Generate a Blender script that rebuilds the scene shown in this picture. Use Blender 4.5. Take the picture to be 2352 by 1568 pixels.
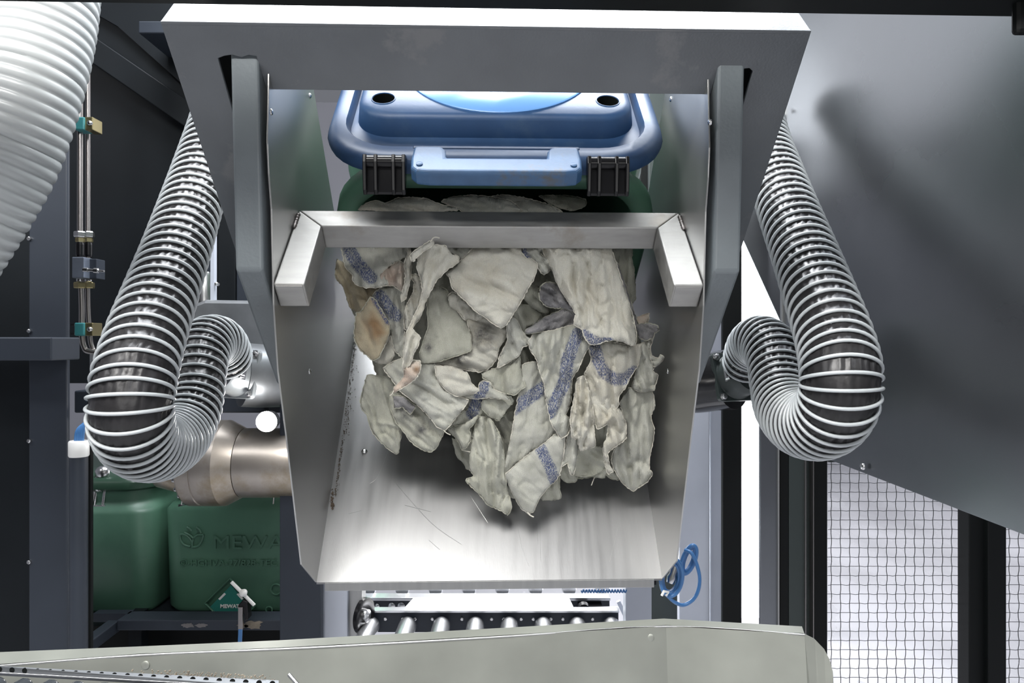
import bpy, math, random
import numpy as np
from mathutils import Vector, Matrix, noise
from mathutils.geometry import delaunay_2d_cdt

for o in list(bpy.data.objects):
    bpy.data.objects.remove(o)

# ------------------------------------------------------------------ camera, sky, lights, exposure
F = 1568.0          # focal length in pixels of the 2352 x 1568 frame (24 mm on a 36 mm sensor)
CX, CY, CZ = 1176.0, 784.0, 1.8
cam_d = bpy.data.cameras.new('camera'); cam = bpy.data.objects.new('camera', cam_d)
bpy.context.scene.collection.objects.link(cam)
cam_d.sensor_width = 36; cam_d.lens = 24; cam_d.clip_start = 0.05
cam.location = (0, 0, CZ); cam.rotation_euler = (math.pi/2, 0, 0)
bpy.context.scene.camera = cam
vs = bpy.context.scene.view_settings
vs.view_transform = 'Standard'; vs.look = 'None'; vs.gamma = 1.0; vs.use_curve_mapping = False
vs.exposure = 0.0

world = bpy.data.worlds.new('hall_light'); bpy.context.scene.world = world
world.use_nodes = True
wn = world.node_tree.nodes; wl = world.node_tree.links
bg = wn['Background']
tc = wn.new('ShaderNodeTexCoord'); sx = wn.new('ShaderNodeSeparateXYZ'); cr = wn.new('ShaderNodeValToRGB')
wl.new(tc.outputs['Generated'], sx.inputs[0])
mr = wn.new('ShaderNodeMapRange'); mr.inputs['From Min'].default_value = -1; mr.inputs['From Max'].default_value = 1
wl.new(sx.outputs['Z'], mr.inputs['Value']); wl.new(mr.outputs[0], cr.inputs[0]); wl.new(cr.outputs[0], bg.inputs[0])
e = cr.color_ramp.elements
e[0].position = 0.0; e[0].color = (.16, .165, .18, 1)
e[1].position = 1.0; e[1].color = (.75, .79, .88, 1)
m_ = e.new(0.5); m_.color = (.36, .37, .42, 1)
bg.inputs[1].default_value = 0.32

def area(name, loc, target, sx_, sy_, power, color=(1, 1, 1)):
    d = bpy.data.lights.new(name, 'AREA'); d.shape = 'RECTANGLE'; d.size = sx_; d.size_y = sy_
    d.energy = power; d.color = color
    o = bpy.data.objects.new(name, d); bpy.context.scene.collection.objects.link(o)
    o.location = loc
    o.rotation_euler = (Vector(target) - Vector(loc)).to_track_quat('-Z', 'Y').to_euler()
    return o
area('hall_lamp_over_machine', (-.15, 1.72, CZ+2.2), (0, 1.3, CZ+.3), 2.4, .9, 215, (.93, .96, 1))
area('hall_lamp_over_camera', (-.5, -.45, CZ+1.55), (.05, 1.4, CZ-.15), 1.2, .7, 84, (1, .985, .96))
area('hall_lamp_right_front', (1.6, -1.6, CZ+1.6), (.7, 1.6, CZ+.2), .5, .5, 26, (.95, .96, 1))
area('hall_lamp_left', (-1.9, .2, CZ+1.4), (-.7, 1.3, CZ+.1), 1.0, .6, 22, (.97, .98, 1))
area('hall_lamp_behind', (-.9, 4.6, CZ+2.0), (.4, 1.2, CZ), 2.6, 1.2, 14, (.95, .96, 1))
area('fill_rear_floor', (3.0, 6.0, 3.9), (2.6, 6.0, 0), 3, 3, 170, (.97, .97, 1))  # added fill that brightens the floor behind the mesh
area('fill_low_rear', (.0, 2.62, CZ-.3), (0, 2.61, 0), .8, .5, 26, (1, 1, 1))  # added fill, hidden behind the container, to brighten the conveyor rollers
area('fill_behind_camera', (.1, -1.2, CZ+.25), (0, 1.3, CZ+.2), 1.6, .7, 11, (1, .99, .97))  # added frontal fill reaching into the container mouth

# ------------------------------------------------------------------ helpers
def W(px, py, d):
    return Vector(((px-CX)/F*d, d, CZ-(py-CY)/F*d))
def WZ(px, py, z):          # point seen at a pixel on the level z above / below the eye
    return W(px, py, -z*F/(py-CY))
AA = math.atan(49/1568.0); CA, SA = math.cos(AA), math.sin(AA)
def A(x, y, z):             # tipping station coordinates (x right, y away, z above the eye) to world
    return Vector((x*CA-y*SA, x*SA+y*CA, z+CZ))
def LOC(px, py):            # ray in station coordinates
    rx, ry, rz = (px-CX)/F, 1.0, -(py-CY)/F
    return rx*CA+ry*SA, -rx*SA+ry*CA, rz
def LX(px, py, x):          # (y, z) in the station on the plane x
    a, b, c = LOC(px, py); t = x/a
    return t*b, t*c
def LYp(px, py, y):         # (x, z) in the station at local depth y
    a, b, c = LOC(px, py); t = y/b
    return t*a, t*c

class MB:
    def __init__(s): s.v = []; s.f = []
    def add(s, v, f):
        b = len(s.v); s.v += [Vector(p) for p in v]; s.f += [tuple(b+i for i in q) for q in f]; return s
    def box(s, x0, x1, y0, y1, z0, z1, T=None):
        v = [Vector((x, y, z)) for x in (x0, x1) for y in (y0, y1) for z in (z0, z1)]
        if T: v = [T(*p) for p in v]
        return s.add(v, [(0,1,3,2),(4,6,7,5),(0,4,5,1),(2,3,7,6),(0,2,6,4),(1,5,7,3)])
    def prism(s, pts, off):   # planar polygon pts extruded by vector off
        pts = [Vector(p) for p in pts]; n = len(pts); off = Vector(off)
        v = pts + [p+off for p in pts]
        return s.add(v, [tuple(range(n))[::-1], tuple(range(n, 2*n))] + [(i, (i+1) % n, n+(i+1) % n, n+i) for i in range(n)])
    def bar(s, a, b, w, h, up=(0, 0, 1)):
        a, b = Vector(a), Vector(b); d = (b-a).normalized(); u = Vector(up)
        r = d.cross(u).normalized(); u = r.cross(d).normalized()
        v = [p + r*sx_*w/2 + u*sy_*h/2 for p in (a, b) for sx_, sy_ in ((-1,-1),(1,-1),(1,1),(-1,1))]
        return s.add(v, [(3,2,1,0),(4,5,6,7)] + [(i, (i+1) % 4, 4+(i+1) % 4, 4+i) for i in range(4)])
    def tube(s, pts, r, n=10, closed=False, cap=True):
        pts = [Vector(p) for p in pts]; fr = frames(pts, closed); b = []
        for i, (p, (t, u, w)) in enumerate(zip(pts, fr)):
            rr = r[i] if hasattr(r, '__len__') else r
            b += [p + (u*math.cos(2*math.pi*k/n) + w*math.sin(2*math.pi*k/n))*rr for k in range(n)]
        m = len(pts); q = []
        for i in range(m if closed else m-1):
            j = (i+1) % m
            q += [(i*n+k, i*n+(k+1) % n, j*n+(k+1) % n, j*n+k) for k in range(n)]
        if cap and not closed: q += [tuple(range(n))[::-1], tuple(range((m-1)*n, m*n))]
        return s.add(b, q)
    def lathe(s, c, axis, prof, n=32, cap=True):  # prof: (distance along axis, radius)
        c = Vector(c); axis = Vector(axis).normalized()
        u = axis.orthogonal().normalized(); w = axis.cross(u); v = []
        for h, r in prof:
            v += [c + axis*h + (u*math.cos(2*math.pi*k/n) + w*math.sin(2*math.pi*k/n))*r for k in range(n)]
        m = len(prof); q = []
        for i in range(m-1):
            q += [(i*n+k, i*n+(k+1) % n, (i+1)*n+(k+1) % n, (i+1)*n+k) for k in range(n)]
        if cap: q += [tuple(range(n))[::-1], tuple(range((m-1)*n, m*n))]
        return s.add(v, q)
    def loft(s, rings, cap0=True, cap1=True):
        n = len(rings[0]); v = [p for r in rings for p in r]; q = []
        for i in range(len(rings)-1):
            q += [(i*n+k, i*n+(k+1) % n, (i+1)*n+(k+1) % n, (i+1)*n+k) for k in range(n)]
        if cap0: q.append(tuple(range(n))[::-1])
        if cap1: q.append(tuple(range((len(rings)-1)*n, len(rings)*n)))
        return s.add(v, q)

def frames(pts, closed=False):
    n = len(pts); out = []; u = None
    for i in range(n):
        a = pts[(i-1) % n] if (i > 0 or closed) else pts[0]
        b = pts[(i+1) % n] if (i < n-1 or closed) else pts[-1]
        t = (b-a); t = t.normalized() if t.length > 1e-9 else Vector((0, 0, 1))
        if u is None: u = t.orthogonal().normalized()
        else:
            u = u - t*u.dot(t); u = u.normalized() if u.length > 1e-6 else t.orthogonal().normalized()
        out.append((t, u, t.cross(u)))
    return out
def catmull(pts, seg=8, closed=False):
    P = [Vector(p) for p in pts]; n = len(P); out = []
    for i in range(n if closed else n-1):
        if closed: p0, p1, p2, p3 = P[(i-1) % n], P[i], P[(i+1) % n], P[(i+2) % n]
        else: p0, p1, p2, p3 = P[max(i-1, 0)], P[i], P[i+1], P[min(i+2, n-1)]
        for k in range(seg):
            t = k/seg
            out.append(.5*((2*p1)+(p2-p0)*t+(2*p0-5*p1+4*p2-p3)*t*t+(3*p1-p0-3*p2+p3)*t**3))
    if not closed: out.append(P[-1].copy())
    return out
def resample(pts, step):
    out = [pts[0].copy()]; acc = 0
    for a, b in zip(pts[:-1], pts[1:]):
        L = (b-a).length
        while L > 0 and acc + L >= step:
            a = a + (b-a)*((step-acc)/L); L = (b-a).length; acc = 0; out.append(a.copy())
        acc += L
    return out
def rrect(hx, hy, r, k=6):    # rounded rectangle outline, counter-clockwise
    o = []
    for cx_, cy_, a0 in ((hx-r, hy-r, 0), (-hx+r, hy-r, 90), (-hx+r, -hy+r, 180), (hx-r, -hy+r, 270)):
        o += [(cx_+r*math.cos(math.radians(a0+90*i/k)), cy_+r*math.sin(math.radians(a0+90*i/k))) for i in range(k+1)]
    return o

COL = bpy.context.scene.collection
def wpos(o): return Vector(o['_w']) if o is not None and '_w' in o else Vector((0, 0, 0))
def empty(name, loc, label=None, cat=None, group=None):
    o = bpy.data.objects.new(name, None); COL.objects.link(o); o.location = loc; o['_w'] = list(loc); o.empty_display_size = .05
    tag(o, label, cat, group); return o
def tag(o, label=None, cat=None, group=None, kind=None):
    if label: o['label'] = label
    if cat: o['category'] = cat
    if group: o['group'] = group
    if kind: o['kind'] = kind
    return o
def obj(name, mb, mat, parent=None, bevel=0, smooth=False, seg=2, sub=0, angle=50):
    lo = Vector((min(p.x for p in mb.v), min(p.y for p in mb.v), min(p.z for p in mb.v)))
    hi = Vector((max(p.x for p in mb.v), max(p.y for p in mb.v), max(p.z for p in mb.v)))
    c = Vector(((lo.x+hi.x)/2, (lo.y+hi.y)/2, lo.z))
    me = bpy.data.meshes.new(name); me.from_pydata([p-c for p in mb.v], [], mb.f); me.update()
    o = bpy.data.objects.new(name, me); COL.objects.link(o)
    me.materials.append(mat)
    import bmesh
    bm = bmesh.new(); bm.from_mesh(me); bmesh.ops.recalc_face_normals(bm, faces=bm.faces); bm.to_mesh(me); bm.free()
    if smooth:
        for p in me.polygons: p.use_smooth = True
        m = math.radians(angle)
        try: me.set_sharp_from_angle(angle=m)
        except Exception: pass
    o.location = c - wpos(parent); o['_w'] = list(c)
    if parent is not None: o.parent = parent
    if bevel:
        b = o.modifiers.new('bevel', 'BEVEL'); b.width = bevel; b.segments = seg; b.limit_method = 'ANGLE'; b.angle_limit = math.radians(40)
    if sub:
        b = o.modifiers.new('sub', 'SUBSURF'); b.levels = sub; b.render_levels = sub
    return o
def struct(name, mb, mat, **k):
    o = obj(name, mb, mat, **k); o['kind'] = 'structure'; return o

# ------------------------------------------------------------------ materials
def material(name, color, rough=.5, metal=0, nscale=0, namt=0, bump=0, bscale=200, stretch=None, spec=.5, coat=0, rvar=0, emis=None, estr=0, dirt=None, dscale=6, dlo=.55, dhi=.7, trans=0):
    m = bpy.data.materials.new(name); m.use_nodes = True
    n = m.node_tree.nodes; l = m.node_tree.links; b = n['Principled BSDF']
    b.inputs['Base Color'].default_value = (*color, 1); b.inputs['Roughness'].default_value = rough
    b.inputs['Metallic'].default_value = metal; b.inputs['Specular IOR Level'].default_value = spec
    b.inputs['Coat Weight'].default_value = coat
    if trans: b.inputs['Transmission Weight'].default_value = trans
    if emis: b.inputs['Emission Color'].default_value = (*emis, 1); b.inputs['Emission Strength'].default_value = estr
    t = n.new('ShaderNodeTexCoord'); mp = n.new('ShaderNodeMapping'); l.new(t.outputs['Object'], mp.inputs[0])
    if stretch: mp.inputs['Scale'].default_value = stretch
    src = None
    if nscale:
        nz = n.new('ShaderNodeTexNoise'); nz.inputs['Scale'].default_value = nscale; nz.inputs['Detail'].default_value = 5
        l.new(mp.outputs[0], nz.inputs[0])
        r = n.new('ShaderNodeMapRange'); r.inputs['From Min'].default_value = .3; r.inputs['From Max'].default_value = .7
        r.inputs['To Min'].default_value = 1-namt; r.inputs['To Max'].default_value = 1+namt
        l.new(nz.outputs[0], r.inputs['Value'])
        mx = n.new('ShaderNodeVectorMath'); mx.operation = 'SCALE'; mx.inputs[0].default_value = color
        l.new(r.outputs[0], mx.inputs['Scale']); src = mx.outputs[0]
        if rvar:
            r2 = n.new('ShaderNodeMapRange'); r2.inputs['From Min'].default_value = .3; r2.inputs['From Max'].default_value = .7
            r2.inputs['To Min'].default_value = rough-rvar; r2.inputs['To Max'].default_value = rough+rvar
            l.new(nz.outputs[0], r2.inputs['Value']); l.new(r2.outputs[0], b.inputs['Roughness'])
    if dirt:
        dn = n.new('ShaderNodeTexNoise'); dn.inputs['Scale'].default_value = dscale; dn.inputs['Detail'].default_value = 8; dn.inputs['Roughness'].default_value = .65
        l.new(t.outputs['Object'], dn.inputs[0])
        dr = n.new('ShaderNodeMapRange'); dr.inputs['From Min'].default_value = dlo; dr.inputs['From Max'].default_value = dhi
        l.new(dn.outputs[0], dr.inputs['Value'])
        mc = n.new('ShaderNodeMix'); mc.data_type = 'RGBA'; l.new(dr.outputs[0], mc.inputs[0])
        if src: l.new(src, mc.inputs[6])
        else: mc.inputs[6].default_value = (*color, 1)
        mc.inputs[7].default_value = (*dirt, 1); src = mc.outputs[2]
    if src: l.new(src, b.inputs['Base Color'])
    if bump:
        bn = n.new('ShaderNodeTexNoise'); bn.inputs['Scale'].default_value = bscale; bn.inputs['Detail'].default_value = 3
        l.new(mp.outputs[0], bn.inputs[0])
        bp = n.new('ShaderNodeBump'); bp.inputs['Strength'].default_value = bump; bp.inputs['Distance'].default_value = .002
        l.new(bn.outputs[0], bp.inputs['Height']); l.new(bp.outputs[0], b.inputs['Normal'])
    return m
M = {}
M['paint'] = material('anthracite_paint', (.12, .13, .14), .3, 0, 7, .12, .12, 260, dirt=(.16, .165, .17), dlo=.56, dhi=.62)
M['post_paint'] = material('grey_green_paint', (.15, .17, .18), .4, 0, 9, .1, .25, 150)
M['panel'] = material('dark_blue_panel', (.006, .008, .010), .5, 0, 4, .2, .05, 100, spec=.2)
M['column'] = material('slate_column_paint', (.026, .032, .043), .45, 0, 5, .1, .05, 100, spec=.35)
M['lightcol'] = material('light_grey_paint', (.50, .53, .60), .4, 0, 5, .06)
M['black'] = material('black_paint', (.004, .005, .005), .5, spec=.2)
M['darkgreen'] = material('dark_green_grey_paint', (.03, .04, .038), .45)
M['steel'] = material('brushed_stainless', (.42, .42, .41), .36, .88, 6, .05, .05, 90, stretch=(14, 1, 1), rvar=.05)
M['tube_steel'] = material('square_tube_steel', (.36, .355, .34), .5, .75, 14, .14, .06, 60, stretch=(1, 4, 4), rvar=.07, dirt=(.3, .28, .25), dscale=10, dlo=.58, dhi=.7)
M['chute_floor'] = material('scratched_chute_steel', (.29, .29, .29), .38, .85, 5, .06, .06, 70, stretch=(12, 1, 1), rvar=.05)
M['hood'] = material('smoked_stainless', (.20, .21, .225), .3, .92, 2, .1, 0, 40, rvar=.05)
M['guide'] = material('guide_plate_steel', (.34, .35, .31), .42, .55, 8, .1, .03, 60, rvar=.05)
M['duct'] = material('galvanised_duct', (.2, .21, .22), .42, .7, 10, .2, .03, 60)
M['blackduct'] = material('black_gloss_duct', (.012, .012, .013), .18, 0, spec=.6)
M['flange'] = material('cast_grey_flange', (.32, .34, .35), .35, .5, bump=.05)
M['castmetal'] = material('stained_pipe_metal', (.42, .38, .34), .36, .85, 6, .2, .05, 40, dirt=(.32, .27, .2), dscale=5, dlo=.5, dhi=.62)
M['bluelid'] = material('blue_plastic', (.018, .050, .118), .45, 0, 12, .12, .1, 90, spec=.3, dirt=(.045, .085, .15), dscale=9, dlo=.55, dhi=.75)
M['bluehandle'] = material('worn_blue_plastic', (.05, .12, .24), .45, 0, 30, .12, .15, 120, dirt=(.09, .10, .11), dscale=14, dlo=.56, dhi=.7)
M['bluedisc'] = material('glare_blue_plastic', (.10, .24, .5), .3, 0, spec=.8)  # smooth, and paler than the lid: lamp glare put into the colour
M['green'] = material('green_plastic', (.07, .165, .11), .42, 0, 6, .12, .06, 80, dirt=(.09, .19, .13), dscale=3, dlo=.5, dhi=.75)
M['darkgreenplastic'] = material('dark_green_plastic', (.018, .05, .03), .36, 0, 6, .15, .08, 80)
M['blackplastic'] = material('black_plastic', (.006, .006, .007), .25, spec=.3)
M['rubber'] = material('black_rubber', (.012, .012, .013), .5)
M['sleeve'] = material('black_hose_fabric', (.020, .019, .020), .36, 0, 40, .3, .4, 60, spec=.42)
M['coil'] = material('grey_coated_wire', (.46, .49, .50), .3, 0, spec=.6, coat=.2)
M['bighose'] = material('white_corrugated_hose', (.44, .46, .46), .35, 0, spec=.5, coat=.2)
M['zinc'] = material('zinc_plated_steel', (.6, .6, .6), .25, 1)
M['brass'] = material('yellow_zinc', (.36, .31, .17), .35, .9)
M['teal'] = material('teal_plastic', (.04, .2, .21), .4)
M['blockblue'] = material('anodised_block', (.2, .23, .29), .35, .6, 30, .1)
M['pipe'] = material('hydraulic_pipe_steel', (.34, .32, .31), .3, .9)
M['white'] = material('white_plastic', (.75, .75, .73), .4)
M['bluetube'] = material('blue_pneumatic_tube', (.05, .17, .40), .3, spec=.6)
M['label'] = material('teal_label', (.02, .17, .14), .5)
M['wire'] = material('dark_wire_mesh', (.05, .055, .055), .4, .5)
M['floor'] = material('polished_concrete', (.60, .60, .63), .28, 0, 1.2, .22, .02, 8, stretch=(1, .5, 1), rvar=.12)
M['wall'] = material('white_hall_wall', (.7, .7, .74), .6)
M['ceiling'] = material('pale_hall_ceiling', (.4, .4, .42), .7)
M['roller'] = material('roller_tube', (.72, .73, .75), .25, .9)
M['darkroller'] = material('clear_black_roller', (.04, .045, .05), .15, 0, spec=.8)
M['hall_glow'] = material('hall_glow_sheet', (1, 1, 1), .5, emis=(.95, .96, 1), estr=6.0)  # even glow standing in for the overlit hall wall
M['lamp'] = material('lit_lamp_glass', (1, 1, 1), .5, emis=(1, .99, .97), estr=60.0)
M['weld'] = material('weld_bead', (.22, .2, .19), .4, .8, 60, .4, .5, 120)
M['dust'] = material('brown_lint_dust', (.09, .065, .045), .9)
M['grime'] = material('scraped_primer', (.2, .17, .13), .7, 0, 30, .4)

# ------------------------------------------------------------------ the room
st = MB().box(-8, 8, -4, 14, -.1, 0); struct('floor', st, M['floor'])
st = MB().box(-8, 8, 12, 12.2, 0, 6); struct('wall_back', st, M['wall'])
st = MB().box(-8.2, -8, -4, 12, 0, 6); struct('wall_left', st, M['wall'])
st = MB().box(8, 8.2, -4, 12, 0, 6); struct('wall_right', st, M['wall'])
H = CZ+1.5
def col(name, px0, px1, d, deep, mat, label=None, cat='post', z0=0, z1=None, kind=None, bevel=.003, py0=None, py1=None, group=None, parent=None):
    a, b = W(px0, CY, d), W(px1, CY, d)
    za = z0 if py1 is None else W(0, py1, d).z
    zb = (H if z1 is None else z1) if py0 is None else W(0, py0, d).z
    mb = MB().box(a.x, b.x, d, d+deep, za, zb)
    o = obj(name, mb, mat, parent, bevel=bevel)
    return tag(o, label, cat if label else None, group, kind)

# left machine cabinet
col('dark_steel_sheet', -260, 72, 1.66, .02, M['panel'], 'dark flat cabinet panel at the far left edge behind the white hose', 'panel')
cp = col('machine_column', 66, 154, 1.6, .012, M['column'], 'broad slate-grey upright at the far left behind the big white hose', 'post')
o = MB()
for py in (548, 760, 1012, 1290): o.lathe(W(68, py, 1.597), (0, -1, 0), [(0, .006), (.004, .006), (.006, .003)], 8)
ob = MB(); 
arm_ = empty('cabinet_bracket_arm', W(60, 828, 1.5), 'short dark horizontal steel arm jutting from the left edge', 'bracket')
mb = MB().box(W(-200, 0, 1.5).x, W(118, 0, 1.5).x, 1.5, 1.6, W(0, 828, 1.5).z, W(0, 774, 1.5).z); obj('arm_tube', mb, M['column'], arm_, bevel=.003)
for i, py in enumerate((548, 760, 1012, 1290)):
    b_ = MB().lathe(W(68, py, 1.599), (0, -1, 0), [(-.02, .005), (0, .005), (.004, .005), (.006, .003)], 8); obj('screw', b_, M['zinc'], cp)
# rear panel and braces behind the hoses on the left
col('rear_cabinet_panel', 150, 452, 2.3, .02, M['panel'], 'large dark rear panel behind the thin steel pipes', 'panel', py1=880)
mb = MB().bar(W(200, 105, 2.265), W(470, 290, 2.265), .075, .05, (0, -1, 0))
tag(obj('diagonal_brace', mb, M['panel'], bevel=.003), 'dark diagonal brace crossing the upper left rear panel', 'brace')
mb = MB().box(W(318, 0, 2.1).x, W(560, 0, 2.1).x, 2.1, 2.30, W(0, 76, 2.1).z, W(0, 48, 2.1).z)
tag(obj('cross_rail', mb, M['column'], bevel=.003), 'short slate cross rail by the top left corner of the frame', 'rail')
mb = MB().prism([W(200, -60, 2.28), W(460, -60, 2.28), W(460, 230, 2.28), W(270, 60, 2.28), W(200, 20, 2.28)], (0, .015, 0))
tag(obj('upper_gusset_plate', mb, M['panel']), 'near-black upper plate behind the diagonal brace', 'plate')
# dark uprights seen between left hose and the frame
for px0, px1, mt, lb in ((450, 496, 'column', 'narrow slate upright partly hidden by the left spiral hose'), (500, 541, 'panel', 'dark upright strip just right of the left spiral hose'), (543, 640, 'column', 'dark blue upright directly behind the left grey post')):
    col('rear_upright', px0, px1, 2.35, .03, M[mt], lb, 'post', py1=705)
t = empty('hydraulic_cylinder', W(478, 690, 2.1), 'short bright steel cylinder peeking out right of the left hose', 'cylinder')
obj('cylinder_body', MB().lathe(W(472, 700, 2.1), (0, 0, 1), [(0, .03), (.09, .03), (.1, .026)], 24), M['zinc'], t, smooth=True)
obj('side_rail', MB().box(W(490, 0, 2.1).x, W(498, 0, 2.1).x, 2.08, 2.1, W(0, 690, 2.1).z, W(0, 480, 2.1).z), M['lightcol'], t)
obj('rail_screw', MB().lathe(W(497, 652, 2.08), (0, -1, 0), [(-.01, .006), (.003, .006), (.006, .003)], 10), M['zinc'], t)

# horizontal beam behind the left hose
mb = MB().box(W(170, 0, 2.0).x, W(655, 0, 2.0).x, 2.0, 2.08, W(0, 948, 2.0).z, W(0, 897, 2.0).z)
tag(obj('cross_beam', mb, M['column'], bevel=.004), 'slate horizontal beam running behind the bend of the left hose', 'beam')
col('lower_plate', 205, 460, 2.25, .01, M['duct'], 'dull grey rear plate below the bent steel pipes', 'plate', py0=812, py1=905)

# thin hydraulic pipes
def W3(px, py, d): return W(px, py, d)
for (dx, d, r, lb) in ((184, 1.90, .0075, 'front one of the two thin vertical steel pipes with teal clamps'), (202, 1.93, .0065, 'rear one of the two thin vertical steel pipes with teal clamps')):
    pts = [W(dx, -60, d), W(dx, 300, d), W(dx, 560, d), W(dx+(4 if dx < 190 else 0), 700, d), W(dx+4, 760, d), W(dx+9, 795, d), W(dx+28, 808, d), W(dx+120, 811, d)]
    tag(obj('hydraulic_pipe', MB().tube(catmull(pts, 6), r, 12), M['pipe'], smooth=True), lb, 'pipe')
for py, lb in ((283, 'teal and brass pipe clamp on the steel pipes beside the big white hose'), (756, 'teal and brass pipe clamp on the steel pipes above their bend')):
    t = empty('pipe_clamp', W(188, py+15, 1.9), lb, 'clamp')
    a, b = W(170, py, 1.875), W(193, py, 1.875); h = .018
    obj('clamp_body', MB().box(a.x, b.x, 1.875, 1.915, a.z-h, a.z+h), M['teal'], t, bevel=.003)
    a, b = W(194, py, 1.88), W(213, py, 1.88)
    obj('clamp_plate', MB().box(a.x, b.x, 1.88, 1.925, a.z-h, a.z+h), M['brass'], t, bevel=.002)
    obj('clamp_screw', MB().lathe(W(207, py, 1.88), (0, -1, 0), [(-.01, .007), (.004, .007), (.007, .004)], 12), M['zinc'], t, smooth=True)
    obj('bolt', MB().bar(W(164, py-10, 1.9), W(172, py-10, 1.9), .006, .006).bar(W(164, py+10, 1.9), W(172, py+10, 1.9), .006, .006), M['zinc'], t)
t = empty('valve_block', W(195, 640, 1.88), 'grey shut-off valve block set into the two steel pipes', 'valve')
a, b = W(165, 590, 1.86), W(193, 638, 1.86)
obj('block_front', MB().box(a.x, b.x, 1.86, 1.90, b.z, a.z), M['blockblue'], t, bevel=.002)
a, b = W(193.5, 594, 1.885), W(222, 640, 1.885)
obj('block_rear', MB().box(a.x, b.x, 1.885, 1.925, b.z, a.z), M['column'], t, bevel=.002)
p = W(192, 619, 1.85)
obj('spindle', MB().lathe(p, (1, 0, -.08), [(0, .006), (.012, .006), (.013, .004), (.028, .004), (.029, .007), (.04, .007), (.041, .003), (.056, .003)], 14), M['zinc'], t, smooth=True)
for px, d in ((184, 1.9), (203, 1.93)):
    for py0, py1, r, m in ((532, 545, .016, 'zinc'), (546, 556, .012, 'brass'), (557, 590, .0105, 'blackplastic'), (640, 647, .009, 'zinc'), (648, 662, .016, 'brass')):
        a = W(px, py1, d); L = (py1-py0)/F*d
        obj('pipe_nut' if r > .011 else 'pipe_adapter', MB().lathe(a, (0, 0, 1), [(0, r*.9), (L*.15, r), (L*.85, r), (L, r*.9)], 6 if r > .0115 else 16), M[m], t)

# conduit with blue cables
t = empty('cable_conduit', W(182, 1490, 1.62)-Vector((0, 0, .3)), 'dark round cable conduit with a white end cap beside the left column', 'conduit')
a = W(181, 1045, 1.55); obj('conduit_tube', MB().lathe((a.x, 1.55, .1), (0, 0, 1), [(0, .0185), (a.z-.1, .0185)], 24), M['column'], t, smooth=True)
obj('end_cap', MB().lathe(W(181, 1045, 1.55), (0, 0, 1), [(-.003, .0195), (0, .021), (.03, .021), (.033, .019)], 24), M['white'], t, smooth=True)
for i in range(4):
    pts = [W(174+5*i, 1040, 1.55), W(174+5*i, 1012, 1.55), W(178+5*i, 988-i*2, 1.55), W(196+3*i, 972-i*3, 1.56), W(222, 966-i*4, 1.58), W(300, 960-i*4, 1.66)]
    tag(obj('blue_cable', MB().tube(catmull(pts, 6), .0038, 8), M['bluetube'], smooth=True), ('leftmost of the four thin blue cables leaving the white-capped conduit', 'second from left of the blue cables in the white conduit cap', 'third from left of the blue cables in the white conduit cap', 'rightmost of the four thin blue cables leaving the white-capped conduit')[i], 'cable', 'blue cables leaving the conduit')
col('narrow_side_strip', 200, 209, 1.75, .012, M['black'], 'very dark narrow strip right of the conduit', 'post', py0=880)

# ------------------------------------------------------------------ shelf with two closed green containers
t = empty('container_shelf', (W(400, 0, 2.0).x, 2.1, 0), 'slate steel shelf rail carrying the two green containers, paint scraped off', 'shelf')
z0, z1 = W(0, 1448, 2.02).z, W(0, 1424, 2.02).z
obj('front_rail', MB().box(W(268, 0, 2.02).x, W(655, 0, 2.02).x, 2.02, 2.09, z0, z1), M['column'], t, bevel=.003)
obj('diagonal_strut', MB().bar(W(262, 1436, 2.04), W(190, 1490, 1.9), .034, .034), M['column'], t, bevel=.003)
obj('side_rail', MB().box(W(190, 0, 2.02).x, W(275, 0, 2.02).x, 2.07, 2.1, z0+.005, z1), M['column'], t)
obj('shelf_board', MB().box(-2.1, -.55, 2.1, 2.75, z0-.02, z1-.05), M['panel'], t)
for x in (-2.0, -1.18, -.62):
    obj('shelf_leg', MB().box(x, x+.04, 2.1, 2.14, 0, z0+.02), M['panel'], t)
random.seed(4)
for cx_, r in ((432, 9), (462, 8), (582, 15), (557, 8)):
    p = W(cx_, 1436, 2.019); n = 18
    pts = [p + Vector((math.cos(a)*r*1.5*(1+.35*random.uniform(-1, 1)), 0, math.sin(a)*r*.62*(1+.3*random.uniform(-1, 1))))*(2.02/F) for a in [2*math.pi*k/n for k in range(n)]]
    obj('scraped_patch', MB().prism(pts, (0, .0015, 0)), M['grime' if cx_ > 500 else 'wall'] if cx_ > 500 else M['pipe'], t)
def container(cx, cy, zb, h, hx, hy, rz, label, group=None):
    r = empty('waste_container', (cx, cy, zb), label, 'container', group)
    def T(x, y, z): 
        c, s = math.cos(rz), math.sin(rz); return Vector((cx+x*c-y*s, cy+x*s+y*c, zb+z))
    prof = [(0, .93, .05), (.015, .97, .06), (h*.74, 1.0, .07), (h*.77, .985, .09), (h*.80, .94, .10), (h*.83, .925, .10), (h*.93, .925, .10)]
    rings = [[T(x, y, z) for x, y in rrect(hx*s, hy*s, max(.04, rr))] for z, s, rr in prof]
    obj('container_body', MB().loft(rings), M['green'], r, smooth=True, angle=50)
    rings = [[T(x, y, z) for x, y in rrect(hx*s, hy*s, .1)] for z, s in ((h*.90, .93), (h*.92, .97), (h*.97, .97), (h, .93), (h*1.01, .84))]
    obj('lid', MB().loft(rings), M['darkgreenplastic'], r, smooth=True, angle=50)
    return r, T
zb = z1-.05
HH = W(0, 1160, 2.2).z - zb
c2x = W(365, 0, 2.2).x+.325
root2, T2 = container(c2x, 2.2+.27, zb, HH/.785, .325, .27, 0, 'green container with embossed logo and diamond label, beside the dark pipe')
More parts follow.
